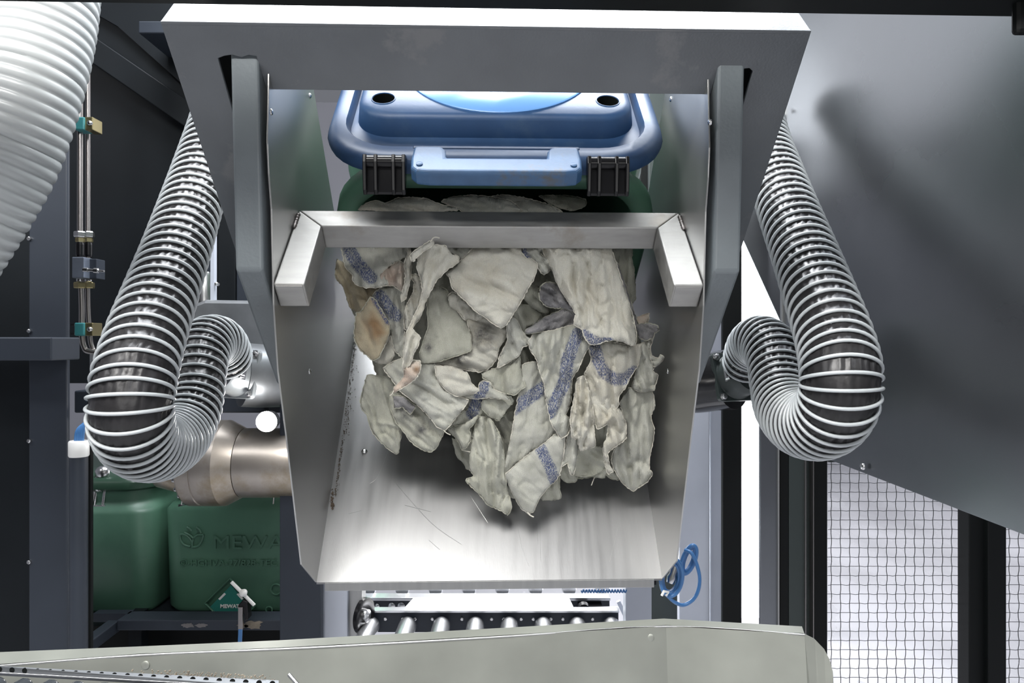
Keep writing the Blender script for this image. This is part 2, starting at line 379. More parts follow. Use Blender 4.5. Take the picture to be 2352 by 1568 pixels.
root1, T1 = container(c2x-.61, 2.2+.31, zb, HH/.80, .27, .33, 0, 'green container left half hidden behind the slate uprights, no diamond label in view')
def latch(T, x, y, z, parent, s=1):
    m = MB()
    m.tube([T(x-.012, y, z+.05), T(x-.012, y-.012, z), T(x+.012, y-.012, z), T(x+.012, y, z+.05)], .003, 8)
    o = obj('latch', m, M['zinc'], parent, smooth=True)
    obj('latch_hook', MB().bar(T(x-.022, y-.01, z-.002), T(x+.022, y-.01, z-.002), .007, .007), M['zinc'], o, smooth=True)
    obj('latch_boss', MB().lathe(T(x, y, z+.055), (0, -1, 0), [(0, .016), (.012, .013), (.02, .006)], 14), M['zinc'], o, smooth=True)
hz = HH
for px in (421, 633):
    x = W(px, 0, 2.2).x - c2x; latch(T2, x, -.245, hz-.002, root2)
x = W(227, 0, 2.2).x - (c2x-.61); latch(T1, x, -.30, hz+.0, root1)
m = MB(); 
obj('latch_bail', MB().tube([T1(x-.012, -.30, hz+.09), T1(x-.022, -.31, hz-.005), T1(x+.014, -.31, hz-.005), T1(x+.016, -.30, hz+.07)], .004, 8), M['zinc'], root1, smooth=True)
obj('latch_plate', MB().lathe(T1(x, -.29, hz+.10), (0, -1, 0), [(0, .024), (.008, .022), (.016, .01)], 12), M['zinc'], root1, smooth=True)

def text_mesh(body, size, depth, bold=False):
    cu = bpy.data.curves.new('t', 'FONT'); cu.body = body; cu.size = size; cu.extrude = depth/2; cu.offset = .0006 if bold else 0
    to = bpy.data.objects.new('t', cu); COL.objects.link(to)
    dg = bpy.context.evaluated_depsgraph_get(); dg.update()
    me = bpy.data.meshes.new_from_object(to.evaluated_get(dg)); bpy.data.objects.remove(to)
    v = [x.co.copy() for x in me.vertices]; f = [tuple(p.vertices) for p in me.polygons]
    bpy.data.meshes.remove(me); return v, f
def lettering(name, body, size, depth, at, mat, parent, sx=1.0, bold=False, ax=Vector((1, 0, 0)), up=Vector((0, 0, 1))):
    v, f = text_mesh(body, size, depth, bold); nn = ax.cross(up)
    mb = MB().add([Vector(at)+ax*(p.x*sx)+up*p.y+nn*p.z for p in v], f)
    return obj(name, mb, mat, parent)
yf = 2.2
lettering('embossed_name', 'MEWA', .062, .006, W(487, 1260, 2.198), M['green'], root2, 1.25)
lettering('embossed_line', '\u00a9-HGHVA-27/828-TEC', .028, .004, W(413, 1299, 2.1985), M['green'], root2, 1.15)
m = MB()
def arc(pts, r=.0035): m.tube(catmull([W(360+u/7.84, 1140+v/7.84, 2.197) for u, v in pts], 6), r, 8)
arc([(420, 680), (430, 780), (500, 870), (610, 900)]); arc([(420, 680), (520, 690), (600, 760), (640, 830)])
arc([(500, 650), (590, 690), (660, 750)]); arc([(660, 745), (740, 690), (840, 690)]); arc([(840, 690), (810, 800), (740, 890), (640, 910)])
arc([(540, 550), (590, 580), (630, 620)]); arc([(710, 555), (770, 600), (800, 660)]); arc([(640, 910), (640, 840), (660, 760)])
obj('embossed_leaf_emblem', m, M['green'], root2, smooth=True)
# diamond label
def C2(u, v, d=2.196): return W(200+u/5.113, 1240+v/5.113, d)
m = MB().tube([C2(1390, 740), C2(1680, 450), C2(1970, 770), C2(1700, 1060)], .004, 8, closed=True)
obj('diamond_rim', m, M['green'], root2, smooth=True)
lb_ = obj('diamond_label', MB().prism([C2(1430, 800), C2(1690, 530), C2(1920, 800), C2(1690, 1040)], (0, .003, 0)), M['label'], root2)
m = MB()
m.prism([C2(1540, 690, 2.195), C2(1610, 620, 2.195), C2(1630, 635, 2.195), C2(1560, 705, 2.195)], (0, .002, 0))
m.prism([C2(1755, 635, 2.195), C2(1775, 625, 2.195), C2(1835, 690, 2.195), C2(1815, 700, 2.195)], (0, .002, 0))
obj('label_mark', m, M['white'], lb_)
lettering('label_name', 'MEWATEX', .0158, .0015, C2(1563, 795, 2.1945), M['white'], lb_, 1.1, True)
for (px, py, r) in ((634, 1353, 12), (618, 1400, 7)):
    m = MB().tube([W(px+r*math.cos(a), py+r*math.sin(a), 2.197) for a in [2*math.pi*k/20 for k in range(20)]], .0025, 6, closed=True)
    obj('embossed_ring', m, M['green'], root2, smooth=True)
# clamp with the white rod on the rail
t = empty('rail_clamp', W(553, 1450, 2.0), 'small black clamp with a white diagonal rod on the shelf rail', 'clamp')
obj('rod', MB().tube([C2(1695, 490, 2.0), C2(1965, 765, 2.0)], .005, 10), M['white'], t, smooth=True)
obj('rod_ball', MB().lathe(C2(1835, 620, 1.995), (0, -1, 0), [(-.012, .004), (-.008, .009), (0, .0115), (.008, .009), (.012, .003)], 16), M['white'], t, smooth=True)
obj('clamp_block', MB().prism([C2(1770, 770, 1.99), C2(1830, 700, 1.99), C2(1880, 730, 1.99), C2(1890, 930, 1.99), C2(1850, 960, 1.99), C2(1840, 860, 1.99), C2(1770, 860, 1.99)], (0, .03, 0)), M['blackplastic'], t, bevel=.002)
obj('clamp_bar', MB().box(C2(1772, 0, 1.985).x, C2(1825, 0, 1.985).x, 1.985, 1.995, C2(0, 1050, 1.985).z, C2(0, 790, 1.985).z), M['pipe'], t, bevel=.001)
tag(obj('blue_hose', MB().tube([C2(1800, 1040, 1.99), C2(1798, 1120, 1.99), C2(1780, 1500, 1.99)], .006, 10), M['bluetube'], smooth=True), 'short blue hose dropping from the black clamp on the shelf rail', 'hose')

# ------------------------------------------------------------------ flanged pipe, lamp, ducts
t = empty('flanged_pipe', W(545, 1160, 1.9)-Vector((0, 0, .0)), 'thick stained metal pipe with bolted flanges above the green containers', 'pipe')
c = W(372, 1062, 1.95)
obj('pipe_body', MB().lathe(c, (1, 0, 0), [(-.02, .05), (0, .07), (.06, .085), (.09, .086)], 40), M['castmetal'], t, smooth=True)
obj('flange_ring', MB().lathe(c, (1, 0, 0), [(.09, .118), (.095, .121), (.128, .121), (.13, .118), (.133, .118), (.135, .121), (.19, .121), (.235, .098)], 48), M['castmetal'], t, smooth=True, angle=18)
obj('pipe_sleeve', MB().lathe(c, (1, 0, 0), [(.235, .09), (.237, .098), (.42, .098)], 40), M['castmetal'], t, smooth=True)
bolt0 = None
for k in range(22):
    a = 2*math.pi*k/22
    p = c + Vector((.088, math.cos(a)*.105, math.sin(a)*.105))
    if math.cos(a) > .5: continue
    obj('flange_bolt', MB().lathe(p, (-1, 0, 0), [(0, .007), (.007, .007), (.010, .004)], 8), M['zinc'], t, smooth=True)
t = empty('work_lamp', W(612, 985, 1.78), 'small glaring round lamp in front of the flanged pipe', 'lamp')
obj('lamp_bulb', MB().lathe(W(612, 968, 1.80), (0, -1, 0), [(0, .027), (.008, .025), (.014, .016), (.016, .004)], 24), M['lamp'], t, smooth=True)
obj('lamp_housing', MB().lathe(W(612, 968, 1.80), (0, 1, 0), [(0, .028), (.03, .026), (.04, .012)], 24), M['zinc'], t, smooth=True)
obj('lamp_bracket', MB().bar(W(612, 968, 1.83), W(612, 930, 2.0), .012, .012), M['zinc'], t)
ld = bpy.data.lights.new('work_lamp_light', 'POINT'); ld.energy = 1.2; ld.shadow_soft_size = .02; ld.color = (1, .97, .93)
lo_ = bpy.data.objects.new('work_lamp_light', ld); COL.objects.link(lo_); lo_.location = W(612, 968, 1.76)

# galvanised duct behind the left hose (large elbow)
t = empty('left_exhaust_duct', W(560, 900, 2.0), 'large grey metal duct behind the bolted hose flange on the left', 'duct')
mb = MB().loft([[W(430, 712, 1.9)+Vector((0, .5*k, 0)) for k in (0, 1)] + [W(430, 690, 2.4)] , ]) if False else MB()
# hood surface behind
mb.prism([W(425, 705, 1.98), W(470, 688, 1.98), W(600, 690, 1.98), W(655, 700, 1.98), W(655, 812, 1.98), W(425, 812, 1.98)], (0, .25, 0))
obj('duct_hood', mb, M['duct'], t, bevel=.01)
p0 = W(558, 860, 1.875)
pts = [p0, p0+Vector((.04, .03, -.005)), p0+Vector((.09, .09, -.008)), p0+Vector((.13, .2, -.01)), p0+Vector((.14, .4, -.01))]
obj('duct_elbow', MB().tube(catmull(pts, 6), .088, 40), M['duct'], t, smooth=True)

def hose(name, path, r, pitch, label, nturn_r=.0031, ridges=0, flat=1.0):
    t = empty(name, Vector(min((p for p in path), key=lambda p: p.z)) - Vector((0, 0, r)), label, 'hose')
    P = catmull([p for p in path], 14); P = resample(P, .006)
    fr = frames(P); n = 96; rings = []
    L = len(P)*.006
    K = []
    for i in range(len(P)):
        i0, i1 = max(i-4, 0), min(i+4, len(P)-1); im = (i0+i1)//2
        d0 = (P[im]-P[i0]).normalized() if im > i0 else None; d1 = (P[i1]-P[im]).normalized() if i1 > im else None
        K.append(d0.angle(d1, 0)/(.006*(i1-i0)/2) if d0 and d1 else 0)
    K = [sum(K[max(i-5, 0):i+6])/len(K[max(i-5, 0):i+6]) for i in range(len(K))]
    PH = [0]
    for i in range(1, len(P)): PH.append(PH[-1] + .006*(1+1.15*r*max(K[i]-1.0, 0))/pitch)
    for i, (p, (tt, u, w)) in enumerate(zip(P, fr)):
        ring = []
        ph = PH[i]
        for k in range(n):
            a = 2*math.pi*k/n
            f = (ph - k/n) % 1.0               # where between two turns of the helix
            sag = math.sin(math.pi*f)
            wr = noise.noise(Vector((math.cos(a)*5.5, math.sin(a)*5.5, i*.006*45)))*.045 + noise.noise(Vector((math.cos(a)*9, math.sin(a)*9, i*.006*110+9)))*.05
            pl = abs(math.sin(a*13+1.3*math.sin(i*.9)+4*noise.noise(Vector((i*.07, 0, 3))))); rr = r*(.985 - .075*sag + (.05*pl + wr*.9)*sag)
            ring.append(p + (u*math.cos(a)+w*math.sin(a))*rr)
        rings.append(ring)
    obj('hose_sleeve', MB().loft(rings), M['sleeve'], t, smooth=True, angle=70)
    turns = PH[-1]; steps = int(turns*44); pts = []
    for s in range(steps+1):
        x = float(np.interp(s/44.0, PH, range(len(PH)))); i = min(int(x), len(P)-2); g = x-i
        p = P[i].lerp(P[i+1], min(g, 1)); tt, u, w = fr[i]; t2, u2, w2 = fr[i+1]
        uu = u.lerp(u2, min(g, 1)).normalized(); ww = w.lerp(w2, min(g, 1)).normalized()
        a = 2*math.pi*s/44
        pts.append(p + (uu*math.cos(a)+ww*math.sin(a))*r*1.02)
    obj('wire_coil', MB().tube(pts, nturn_r, 10), M['coil'], t, smooth=True, angle=80)
    return t
LP = [W(516, 215, 1.80), W(493, 300, 1.70), W(462, 400, 1.58), W(430, 500, 1.46), W(400, 590, 1.36), W(368, 680, 1.265), W(335, 775, 1.175), W(309, 870, 1.11), W(300, 955, 1.10),
      W(322, 1012, 1.17), W(366, 1026, 1.28), W(408, 1000, 1.39), W(436, 940, 1.47), W(449, 870, 1.53), W(459, 818, 1.58), W(476, 788, 1.63), W(498, 784, 1.68), W(514, 802, 1.73), W(521, 828, 1.775)]
hl = hose('spiral_hose', LP, .0605, .028, 'black spiral hose with grey wire coil hanging left of the frame')
RP = [W(1736, 235, 1.86), W(1754, 320, 1.76), W(1780, 400, 1.63), W(1812, 490, 1.50), W(1850, 590, 1.375), W(1886, 690, 1.26), W(1916, 780, 1.175), W(1931, 860, 1.12), W(1922, 930, 1.13), W(1887, 972, 1.20),
      W(1840, 972, 1.30), W(1806, 935, 1.40), W(1792, 880, 1.48), W(1782, 830, 1.54), W(1767, 798, 1.59), W(1746, 785, 1.64), W(1730, 796, 1.69), W(1721, 818, 1.73), W(1717, 838, 1.765)]
hr = hose('spiral_hose', RP, .060, .028, 'black spiral hose with grey wire coil hanging right of the frame')

def flange(name, c, nrm, label, s, mats, bolts):
    t = empty(name, Vector(c)-Vector((0, 0, s/2)), label, 'flange'); nrm = Vector(nrm).normalized()
    u = Vector((0, 0, 1)).cross(nrm).normalized(); v = nrm.cross(u); c = Vector(c)
    poly = [c + u*x + v*y for x, y in rrect(s/2, s/2, .012, 4)]
    obj('square_plate', MB().prism(poly, -nrm*.012), mats[0], t, bevel=.0015)
    obj('hose_collar', MB().lathe(c, nrm, [(0, .063), (.004, .060), (.035, .058), (.055, .055), (.06, .052)], 36), mats[0], t, smooth=True)
    for x, y in ((1, 1), (-1, 1), (1, -1), (-1, -1)):
        b = c + u*x*s*.41 + v*y*s*.41
        obj('bolt', MB().lathe(b, nrm, [(0, .010), (.002, .010), (.0021, .0075), (.008, .0075), (.010, .005)], 12), mats[1], t, smooth=True)
    cl = c + nrm*.03 + (u*.055 if c.x > 0 else u*-.055)*(-1)
    obj('clamp_screw', MB().bar(cl+v*.02, cl-v*.02, .008, .008).lathe(cl+v*.012, nrm, [(0, .006), (.014, .006)], 10).lathe(cl-v*.012, nrm, [(0, .006), (.014, .006)], 10), mats[1], t)
    return t
flange('hose_flange', W(546, 858, 1.84), (-.42, -.88, .22), 'light grey square flange bolted to the duct at the end of the left hose', .132, (M['flange'], M['zinc']), None)
flange('hose_flange', W(1690, 864, 1.83), (.36, -.88, .28), 'dark square flange bolted to the black duct at the end of the right hose', .132, (M['darkgreen'], M['zinc']), None)
p0 = W(1682, 870, 1.86)
pts = [p0, p0+Vector((-.035, .04, -.008)), p0+Vector((-.09, .09, -.02)), p0+Vector((-.2, .14, -.02)), p0+Vector((-.34, .16, -.01))]
tag(obj('black_duct_elbow', MB().tube(catmull(pts, 6), .082, 40), M['blackduct'], smooth=True), 'glossy black duct elbow between the chute and the right hose flange', 'duct')

# ------------------------------------------------------------------ big corrugated hose top left
bp_ = [W(150, -260, 1.25), W(118, -80, 1.22), W(100, 60, 1.2), W(66, 200, 1.18), W(16, 345, 1.17), W(-40, 450, 1.16), W(-110, 560, 1.15), W(-190, 680, 1.15)]
P = resample(catmull(bp_, 16), .0021); fr = frames(P); R = .081; rings = []
for i, (p, (tt, u, w)) in enumerate(zip(P, fr)):
    ph = i*.0021/.018
    rr = R*(1 + .05*(abs(math.sin(math.pi*ph))**.6 - 1))
    rings.append([p + (u*math.cos(2*math.pi*k/48)+w*math.sin(2*math.pi*k/48))*rr for k in range(48)])
bh = obj('corrugated_hose', MB().loft(rings), M['bighose'], smooth=True, angle=80)
tag(bh, 'thick whitish corrugated hose sweeping down the top left corner', 'hose')

# ------------------------------------------------------------------ tipping frame
Wd = .36
t = empty('tipping_frame', A(0, 1.3, -.35), 'dark grey painted portal frame of the tipping device above the container', 'frame')
c45, s45 = .707, .707
def PL(x, s, n=0):   # face plate: s metres down-and-away from the top front edge, n out of the plate
    return A(x, 1.066+.707*s-.707*n, .492-.707*s-.707*n)
xo, xi = .508, .372
poly = [(-xo, 0), (xo, 0), (xo, .46), (xi, .46)]
# outline with slot notches for the posts
right = [(xo, 0), (xo, .46), (.43, .46), (.43, .205), (.432, .066), (.425, .061), (.41, .063), (.395, .060), (.380, .063), (.373, .068), (.3705, .1065)]
left = [(-.3705, .1065), (-.373, .07), (-.374, .052), (-.386, .050), (-.398, .054), (-.412, .050), (-.425, .052), (-.436, .056), (-.436, .205), (-.436, .46), (-xo, .46), (-xo, 0)]
pts = [PL(x, s) for x, s in left + right]
# build as three convex-ish plates in one mesh
mb = MB(); off = PL(0, 0, -.006) - PL(0, 0)
mb.prism([PL(x, s) for x, s in left+right], off)
obj('face_plate', mb, M['paint'], t, bevel=.0008)
mb = MB()
a0, a1 = A(-xo, 1.066, .492), A(xo, 1.066, .492); d = A(0, 1.066+.046, .492+.052)-A(0, 1.066, .492)
nn = (A(0, -.69, .72)-A(0, 0, 0))
mb.prism([a0, a1, a1+d, a0+d], -nn*.006)
obj('top_flange', mb, M['paint'], t, bevel=.0015)
for sgn in (-1, 1):
    mb = MB(); x0, x1 = sgn*.372, sgn*.4165
    prof = [(1.108, .52), (1.127, .116), (1.145, .095), (1.36, -.16), (1.42, -.16), (1.36, .05), (1.24, .55)]
    prof = [(1.102, .52), (1.127, .117), (1.345, -.085), (1.36, -.02), (1.22, .14), (1.20, .52)]
    mb.prism([A(x0, y, z) for y, z in prof], A(x1, 0, 0)-A(x0, 0, 0))
    obj('guide_post', mb, M['post_paint'], t, bevel=.005, seg=3)
obj('slot_dark', MB().prism([PL(-xo+.01, .03, -.05), PL(-.366, .03, -.05), PL(-.366, .30, -.05), PL(-xo+.01, .30, -.05)], off), M['black'], t)  # black sheets added so both post slots stay dark
obj('slot_dark', MB().prism([PL(xo-.01, .03, -.05), PL(.366, .03, -.05), PL(.366, .30, -.05), PL(xo-.01, .30, -.05)], off), M['black'], t)
# header behind the plate joining the posts
obj('rear_header', MB().box(-.45, .45, 1.3, 1.36, .56, .66, A), M['paint'], t, bevel=.003)

# ------------------------------------------------------------------ chute
t = empty('stainless_chute', A(0, 1.45, -.5), 'stainless steel tipping chute with high side walls holding the towels', 'chute')
edge = [(618, 228), (616, 330), (619, 400), (625, 480), (630, 700), (640, 850), (660, 1010), (693, 1296), (727, 1337), (765, 1140), (822, 733)]
wp = [LX(px, py, -Wd) for px, py in edge]
prof = [(1.125, .50)] + wp[0:] + [(1.93, .10), (1.93, .16)] + [LX(770, 500, -Wd), LX(720, 200, -Wd)]
for sgn in (-1, 1):
    mb = MB().prism([A(sgn*Wd, y, z) for y, z in prof], A(sgn*.003, 0, 0)-A(0, 0, 0))
    w_ = obj('side_wall', mb, M['steel'], t, bevel=.0006)
mid = tuple(.5*(wp[-1][k]+wp[-3][k])*.94+.06*wp[-2][k] for k in (0, 1)); fl = [wp[-1], mid, wp[-3]]
mb = MB()
lo2 = (fl[2][0]-.002, fl[2][1]-.002)
prof2 = [(1.93, .075)] + fl
v = []
for y, z in prof2: v += [A(-Wd, y, z), A(Wd, y, z)]
v2 = [p-Vector((0, 0, .004)) for p in v]; n = len(v)
mb.add(v+v2, [(2*i, 2*i+1, 2*i+3, 2*i+2) for i in range(3)] + [(n+2*i, n+2*i+2, n+2*i+3, n+2*i+1) for i in range(3)] + [(0, n, n+1, 1), (6, 7, n+7, n+6)] + [(2*i, 2*i+2, n+2*i+2, n+2*i) for i in range(3)] + [(2*i+1, n+2*i+1, n+2*i+3, 2*i+3) for i in range(3)])
obj('chute_floor', mb, M['chute_floor'], t)
y, z = fl[2]
mb = MB().box(-.343, .343, y-.001, y+.002, z-.018, z-.001, A)
obj('front_lip', mb, M['steel'], t, bevel=.0006)
# welded joint dirt along the left seam
def onfloor(px, py, up=.001):
    ra, rb, rc = LOC(px, py); (ya, za), (yb, zb_) = fl[0], fl[2]
    dy_, dz_ = yb-ya, zb_-za
    k = (ya*dz_-za*dy_)/(rb*dz_-rc*dy_)
    return A(k*ra, k*rb-up*.8, k*rc+up*.7)
random.seed(7); mb = MB()
for i in range(420):
    g = random.random(); py = 770+370*g**1.1; px = 818-53*(py-735)/405.0+3+abs(random.gauss(0, 7 if 840 < py < 1000 else 3))
    p = onfloor(px, py, .0012); s = random.uniform(.0003, .001)
    mb.box(p.x-s, p.x+s, p.y-s, p.y+s, p.z-s*.6, p.z+s*.8)
for i in range(50):
    p = onfloor(764+random.gauss(0, 2), 1150+random.gauss(0, 12), .001); s = random.uniform(.0007, .0015)
    mb.box(p.x-s, p.x+s, p.y-s, p.y+s, p.z-s*.6, p.z+s*.8)
o = obj('lint_dust', mb, M['dust'], t); o['kind'] = 'stuff'
# scratches are in the metal; rivets
def rivet(p, n, parent, r=.0055):
    return obj('rivet', MB().lathe(p, n, [(-.002, r), (.0005, r), (.002, r*.8), (.003, r*.35), (.0026, .0005)], 16), M['zinc'], parent, smooth=True)
for px, py in ((711, 853), (623, 257), (712, 220)):
    y, z = LX(px, py, -Wd); rivet(A(-Wd, y, z), A(1, 0, 0)-A(0, 0, 0), t)
for px, py in ((1533, 853), (1630, 281), (1541, 228)):
    y, z = LX(px, py, Wd); rivet(A(Wd, y, z), A(-1, 0, 0)-A(0, 0, 0), t)
rivet(onfloor(837, 1036, .001), A(0, -.7, .7)-A(0, 0, 0), t, .0068)
random.seed(31)
scr = [((905,1105),(990,1200),(1060,1250)), ((1075,1130),(1120,1200)), ((1190,1215),(1200,1260),(1215,1300)), ((1052,1095),(1046,1170)), ((1233,1200),(1236,1250)), ((900,1010),(870,1090),(850,1110)), ((985,1240),(1010,1262)), ((1240,1190),(1242,1290)), ((1380,1180),(1395,1230)), ((1300,1230),(1285,1300)), ((930,1160),(990,1175)), ((1420,1210),(1400,1290)), ((800,1180),(830,1172))]
for i, ps in enumerate(scr[:3]+scr[4:8]+scr[10:]):
    obj('scratch', MB().tube(catmull([onfloor(x, y, .0003) for x, y in ps], 5), .00017, 4), M['zinc'] if i % 4 else M['steel'], t)
# U bracket of square tube: arms and cross bar at 45 degrees
S = .050
def UB(x, s, n):   # s along the 45 degree plane towards the camera from the back edge, n below the top face
    return A(x, 1.292-.707*s+.707*n, .246-.707*s-.707*n)
mb = MB()
for sgn in (-1, 1):
    mb = MB(); x0, x1 = sgn*(Wd-.001), sgn*(Wd-.001-S)
    mb.add([UB(x, s, n) for x in (x0, x1) for s in (0 if x == x0 else S, .214) for n in (0, S)], [(0,1,3,2),(4,6,7,5),(0,4,5,1),(2,3,7,6),(0,2,6,4),(1,5,7,3)])
    ar = obj('bracket_arm', mb, M['tube_steel'], t, bevel=.0025, seg=3)
    obj('end_plug', MB().add([UB(sgn*(Wd-.004-q*(S-.006)), .2135+e, .003+n*(S-.006)) for q in (0, 1) for e in (0, .0015) for n in (0, 1)], [(0,1,3,2),(4,6,7,5),(0,4,5,1),(2,3,7,6),(0,2,6,4),(1,5,7,3)]), M['tube_steel'], ar, bevel=.0005)
    # weld bead between arm and wall
    base = [UB(sgn*(Wd-.003), .012+i*.0028, -.0005+.0006*math.sin(i*2.4)) for i in range(17)]
    m = MB().tube(base, [.0032+.0011*math.sin(i*2.1)**2 + (0 if 0 < i < 16 else -.001) for i in range(17)], 10)
    obj('weld_bead', m, M['weld'], ar, smooth=True)
mb = MB()
XX = Wd-.001
mb.add([UB(-XX, 0, 0), UB(XX, 0, 0), UB(XX-S, S, 0), UB(-XX+S, S, 0), UB(-XX, 0, S), UB(XX, 0, S), UB(XX-S, S, S), UB(-XX+S, S, S)],
       [(0,1,2,3),(7,6,5,4),(0,4,5,1),(1,5,6,2),(2,6,7,3),(3,7,4,0)])
obj('cross_bar', mb, M['tube_steel'], t, bevel=.0025, seg=3)

# ------------------------------------------------------------------ tipped container with its blue lid
d_out = (-.559, -.829)
def MC(x, e, n):   # mouth plane: e down-and-away from the hinge edge, n out of the mouth
    return A(x+.011, 1.302+.829*e-.559*n, .318-.559*e-.829*n)
t = empty('waste_container', A(0, 1.6, .25), 'tipped green container with open blue lid spilling towels into the chute', 'container')
HD = .25
def ring(hx, hy, r, n, k=8): return [MC(x, HD+y, n) for x, y in rrect(hx, hy, r, k)]
hx, hy = .327, .25
rings = [ring(hx-.045, hy-.045, .10, -.55), ring(hx-.045, hy-.045, .10, -.03), ring(hx-.042, hy-.042, .105, -.008), ring(hx-.036, hy-.036, .11, 0), ring(hx-.02, hy-.02, .125, .002), ring(hx-.006, hy-.006, .135, -.003),
         ring(hx, hy, .14, -.012), ring(hx, hy, .14, -.035), ring(hx-.012, hy-.012, .13, -.042), ring(hx-.022, hy-.022, .125, -.05), ring(hx-.024, hy-.024, .12, -.10), ring(hx-.008, hy-.008, .12, -.15), ring(hx-.004, hy-.004, .12, -.62)]
obj('container_body', MB().loft(rings, False, True), M['green'], t, smooth=True, angle=50)
obj('container_bottom', MB().prism(ring(hx-.045, hy-.045, .10, -.552), MC(0, 0, -.01)-MC(0, 0, 0)), M['darkgreenplastic'], t)
def LD(x, s, h):   # lid plane
    return A(x+.011, 1.245+.69*s-.72*h, .31+.72*s+.69*h)
lid = empty('lid', LD(0, 0, 0)); lid.parent = t; lid.location = LD(0, 0, 0)-wpos(t); lid['label'] = 'blue lid swung open'
LS = .285
def lring(hx, hy, r, h, k=8): return [LD(x, LS+y, h) for x, y in rrect(hx, hy, r, k)]
hx, hy = .325, .285
rings = [lring(hx-.012, hy-.012, .12, -.012), lring(hx-.002, hy-.002, .13, -.008), lring(hx, hy, .13, .004), lring(hx-.004, hy-.004, .128, .014), lring(hx-.012, hy-.012, .12, .020), lring(hx-.024, hy-.022, .11, .022),
         lring(hx-.034, hy-.05, .10, .020), lring(hx-.038, hy-.058, .095, .012), lring(hx-.040, hy-.062, .092, -.002)]
pan = [lring(hx-.045, hy-.108, .075, -.002), lring(hx-.050, hy-.118, .07, .0), lring(hx-.056, hy-.126, .066, .032), lring(hx-.062, hy-.132, .062, .039), lring(hx-.072, hy-.142, .055, .041)]
lsh = obj('lid_shell', MB().loft(rings+pan, True, True), M['bluelid'], lid, smooth=True, angle=60)
# round centre disc, slightly raised, with finger hole; two dark round holes
def disc(cx, cs, r, h0, h1, n=64, inner=None):
    pr = [(r, h0), (r, h1-.002), (r-.003, h1)] + ([(inner+.002, h1), (inner, h1-.004), (inner*.9, h0+.001)] if inner else [])
    return [[LD(cx+rr*math.cos(2*math.pi*k/n), cs+rr*math.sin(2*math.pi*k/n), h) for k in range(n)] for rr, h in pr]
dsc = obj('centre_disc', MB().loft(disc(.006, .335, .197, .040, .045)), M['bluedisc'], lid, smooth=True)
def cut(target, mb):
    ct = obj('cutter', mb, M['black']); bpy.context.view_layer.update()
    m = target.modifiers.new('cut', 'BOOLEAN'); m.operation = 'DIFFERENCE'; m.solver = 'EXACT'; m.object = ct
    dg = bpy.context.evaluated_depsgraph_get(); dg.update()
    me = bpy.data.meshes.new_from_object(target.evaluated_get(dg)); target.modifiers.clear()
    if len(me.polygons) > 20: target.data = me
    bpy.data.objects.remove(ct)
    for p in target.data.polygons: p.use_smooth = True
    try: target.data.set_sharp_from_angle(angle=math.radians(45))
    except Exception: pass
def cyl(x, s, r, h0, h1): return MB().loft([[LD(x+r*math.cos(2*math.pi*k/32), s+r*math.sin(2*math.pi*k/32), h) for k in range(32)] for h in (h0, h1)])
cut(dsc, cyl(.006, .222, .019, .0415, .06))
for sx_ in (-.2215, .2215):
    cut(lsh, cyl(sx_, .193, .0215, .004, .06))
    h_ = obj('round_hole', MB().loft([[LD(sx_+r*math.cos(2*math.pi*k/32), .193+r*math.sin(2*math.pi*k/32), h) for k in range(32)] for r, h in ((.0245, .0405), (.0238, .0422), (.0222, .0424), (.0214, .0410))], False, False), M['bluelid'], lid, smooth=True)
    obj('hole_dark', MB().loft([[LD(sx_+r*math.cos(2*math.pi*k/32), .193+r*math.sin(2*math.pi*k/32), h) for k in range(32)] for r, h in ((.0213, .0405), (.0210, .006), (.001, .0055))], False, False), M['black'], h_)  # black lining paints in the darkness of the hole
# carrying handle
def hpoly(o, h0, h1, mt, name, parent, bev=.006):
    return obj(name, MB().prism([LD(x, s, h0) for x, s in o], LD(0, 0, h1)-LD(0, 0, h0)), mt, parent, bevel=bev, seg=4)
hd = empty('carry_handle', LD(0, -.035, 0)); hd.parent = lid; hd.location = LD(0, -.035, 0)-wpos(lid); hd['label'] = 'worn light blue handle'
out = [(-.152, .045), (-.100, .045), (-.092, .03), (-.09, .006), (.090, .006), (.092, .03), (.100, .045), (.152, .045), (.154, .0), (.152, -.028), (.142, -.040), (.12, -.044), (-.12, -.044), (-.142, -.040), (-.152, -.028), (-.154, .0)]
hpoly(out, -.006, .026, M['bluehandle'], 'grip', hd, .008)
hpoly([(-.155, .04), (.155, .04), (.155, .052), (-.155, .052)], -.002, .022, M['bluelid'], 'handle_bridge', hd, .004)
for sx_ in (-.137, .137):
    obj('rivet', MB().lathe(LD(sx_, -.02, .026), LD(0, 0, 1)-LD(0, 0, 0), [(-.004, .006), (.002, .006), (.003, .004)], 14), M['bluehandle'], hd, smooth=True)
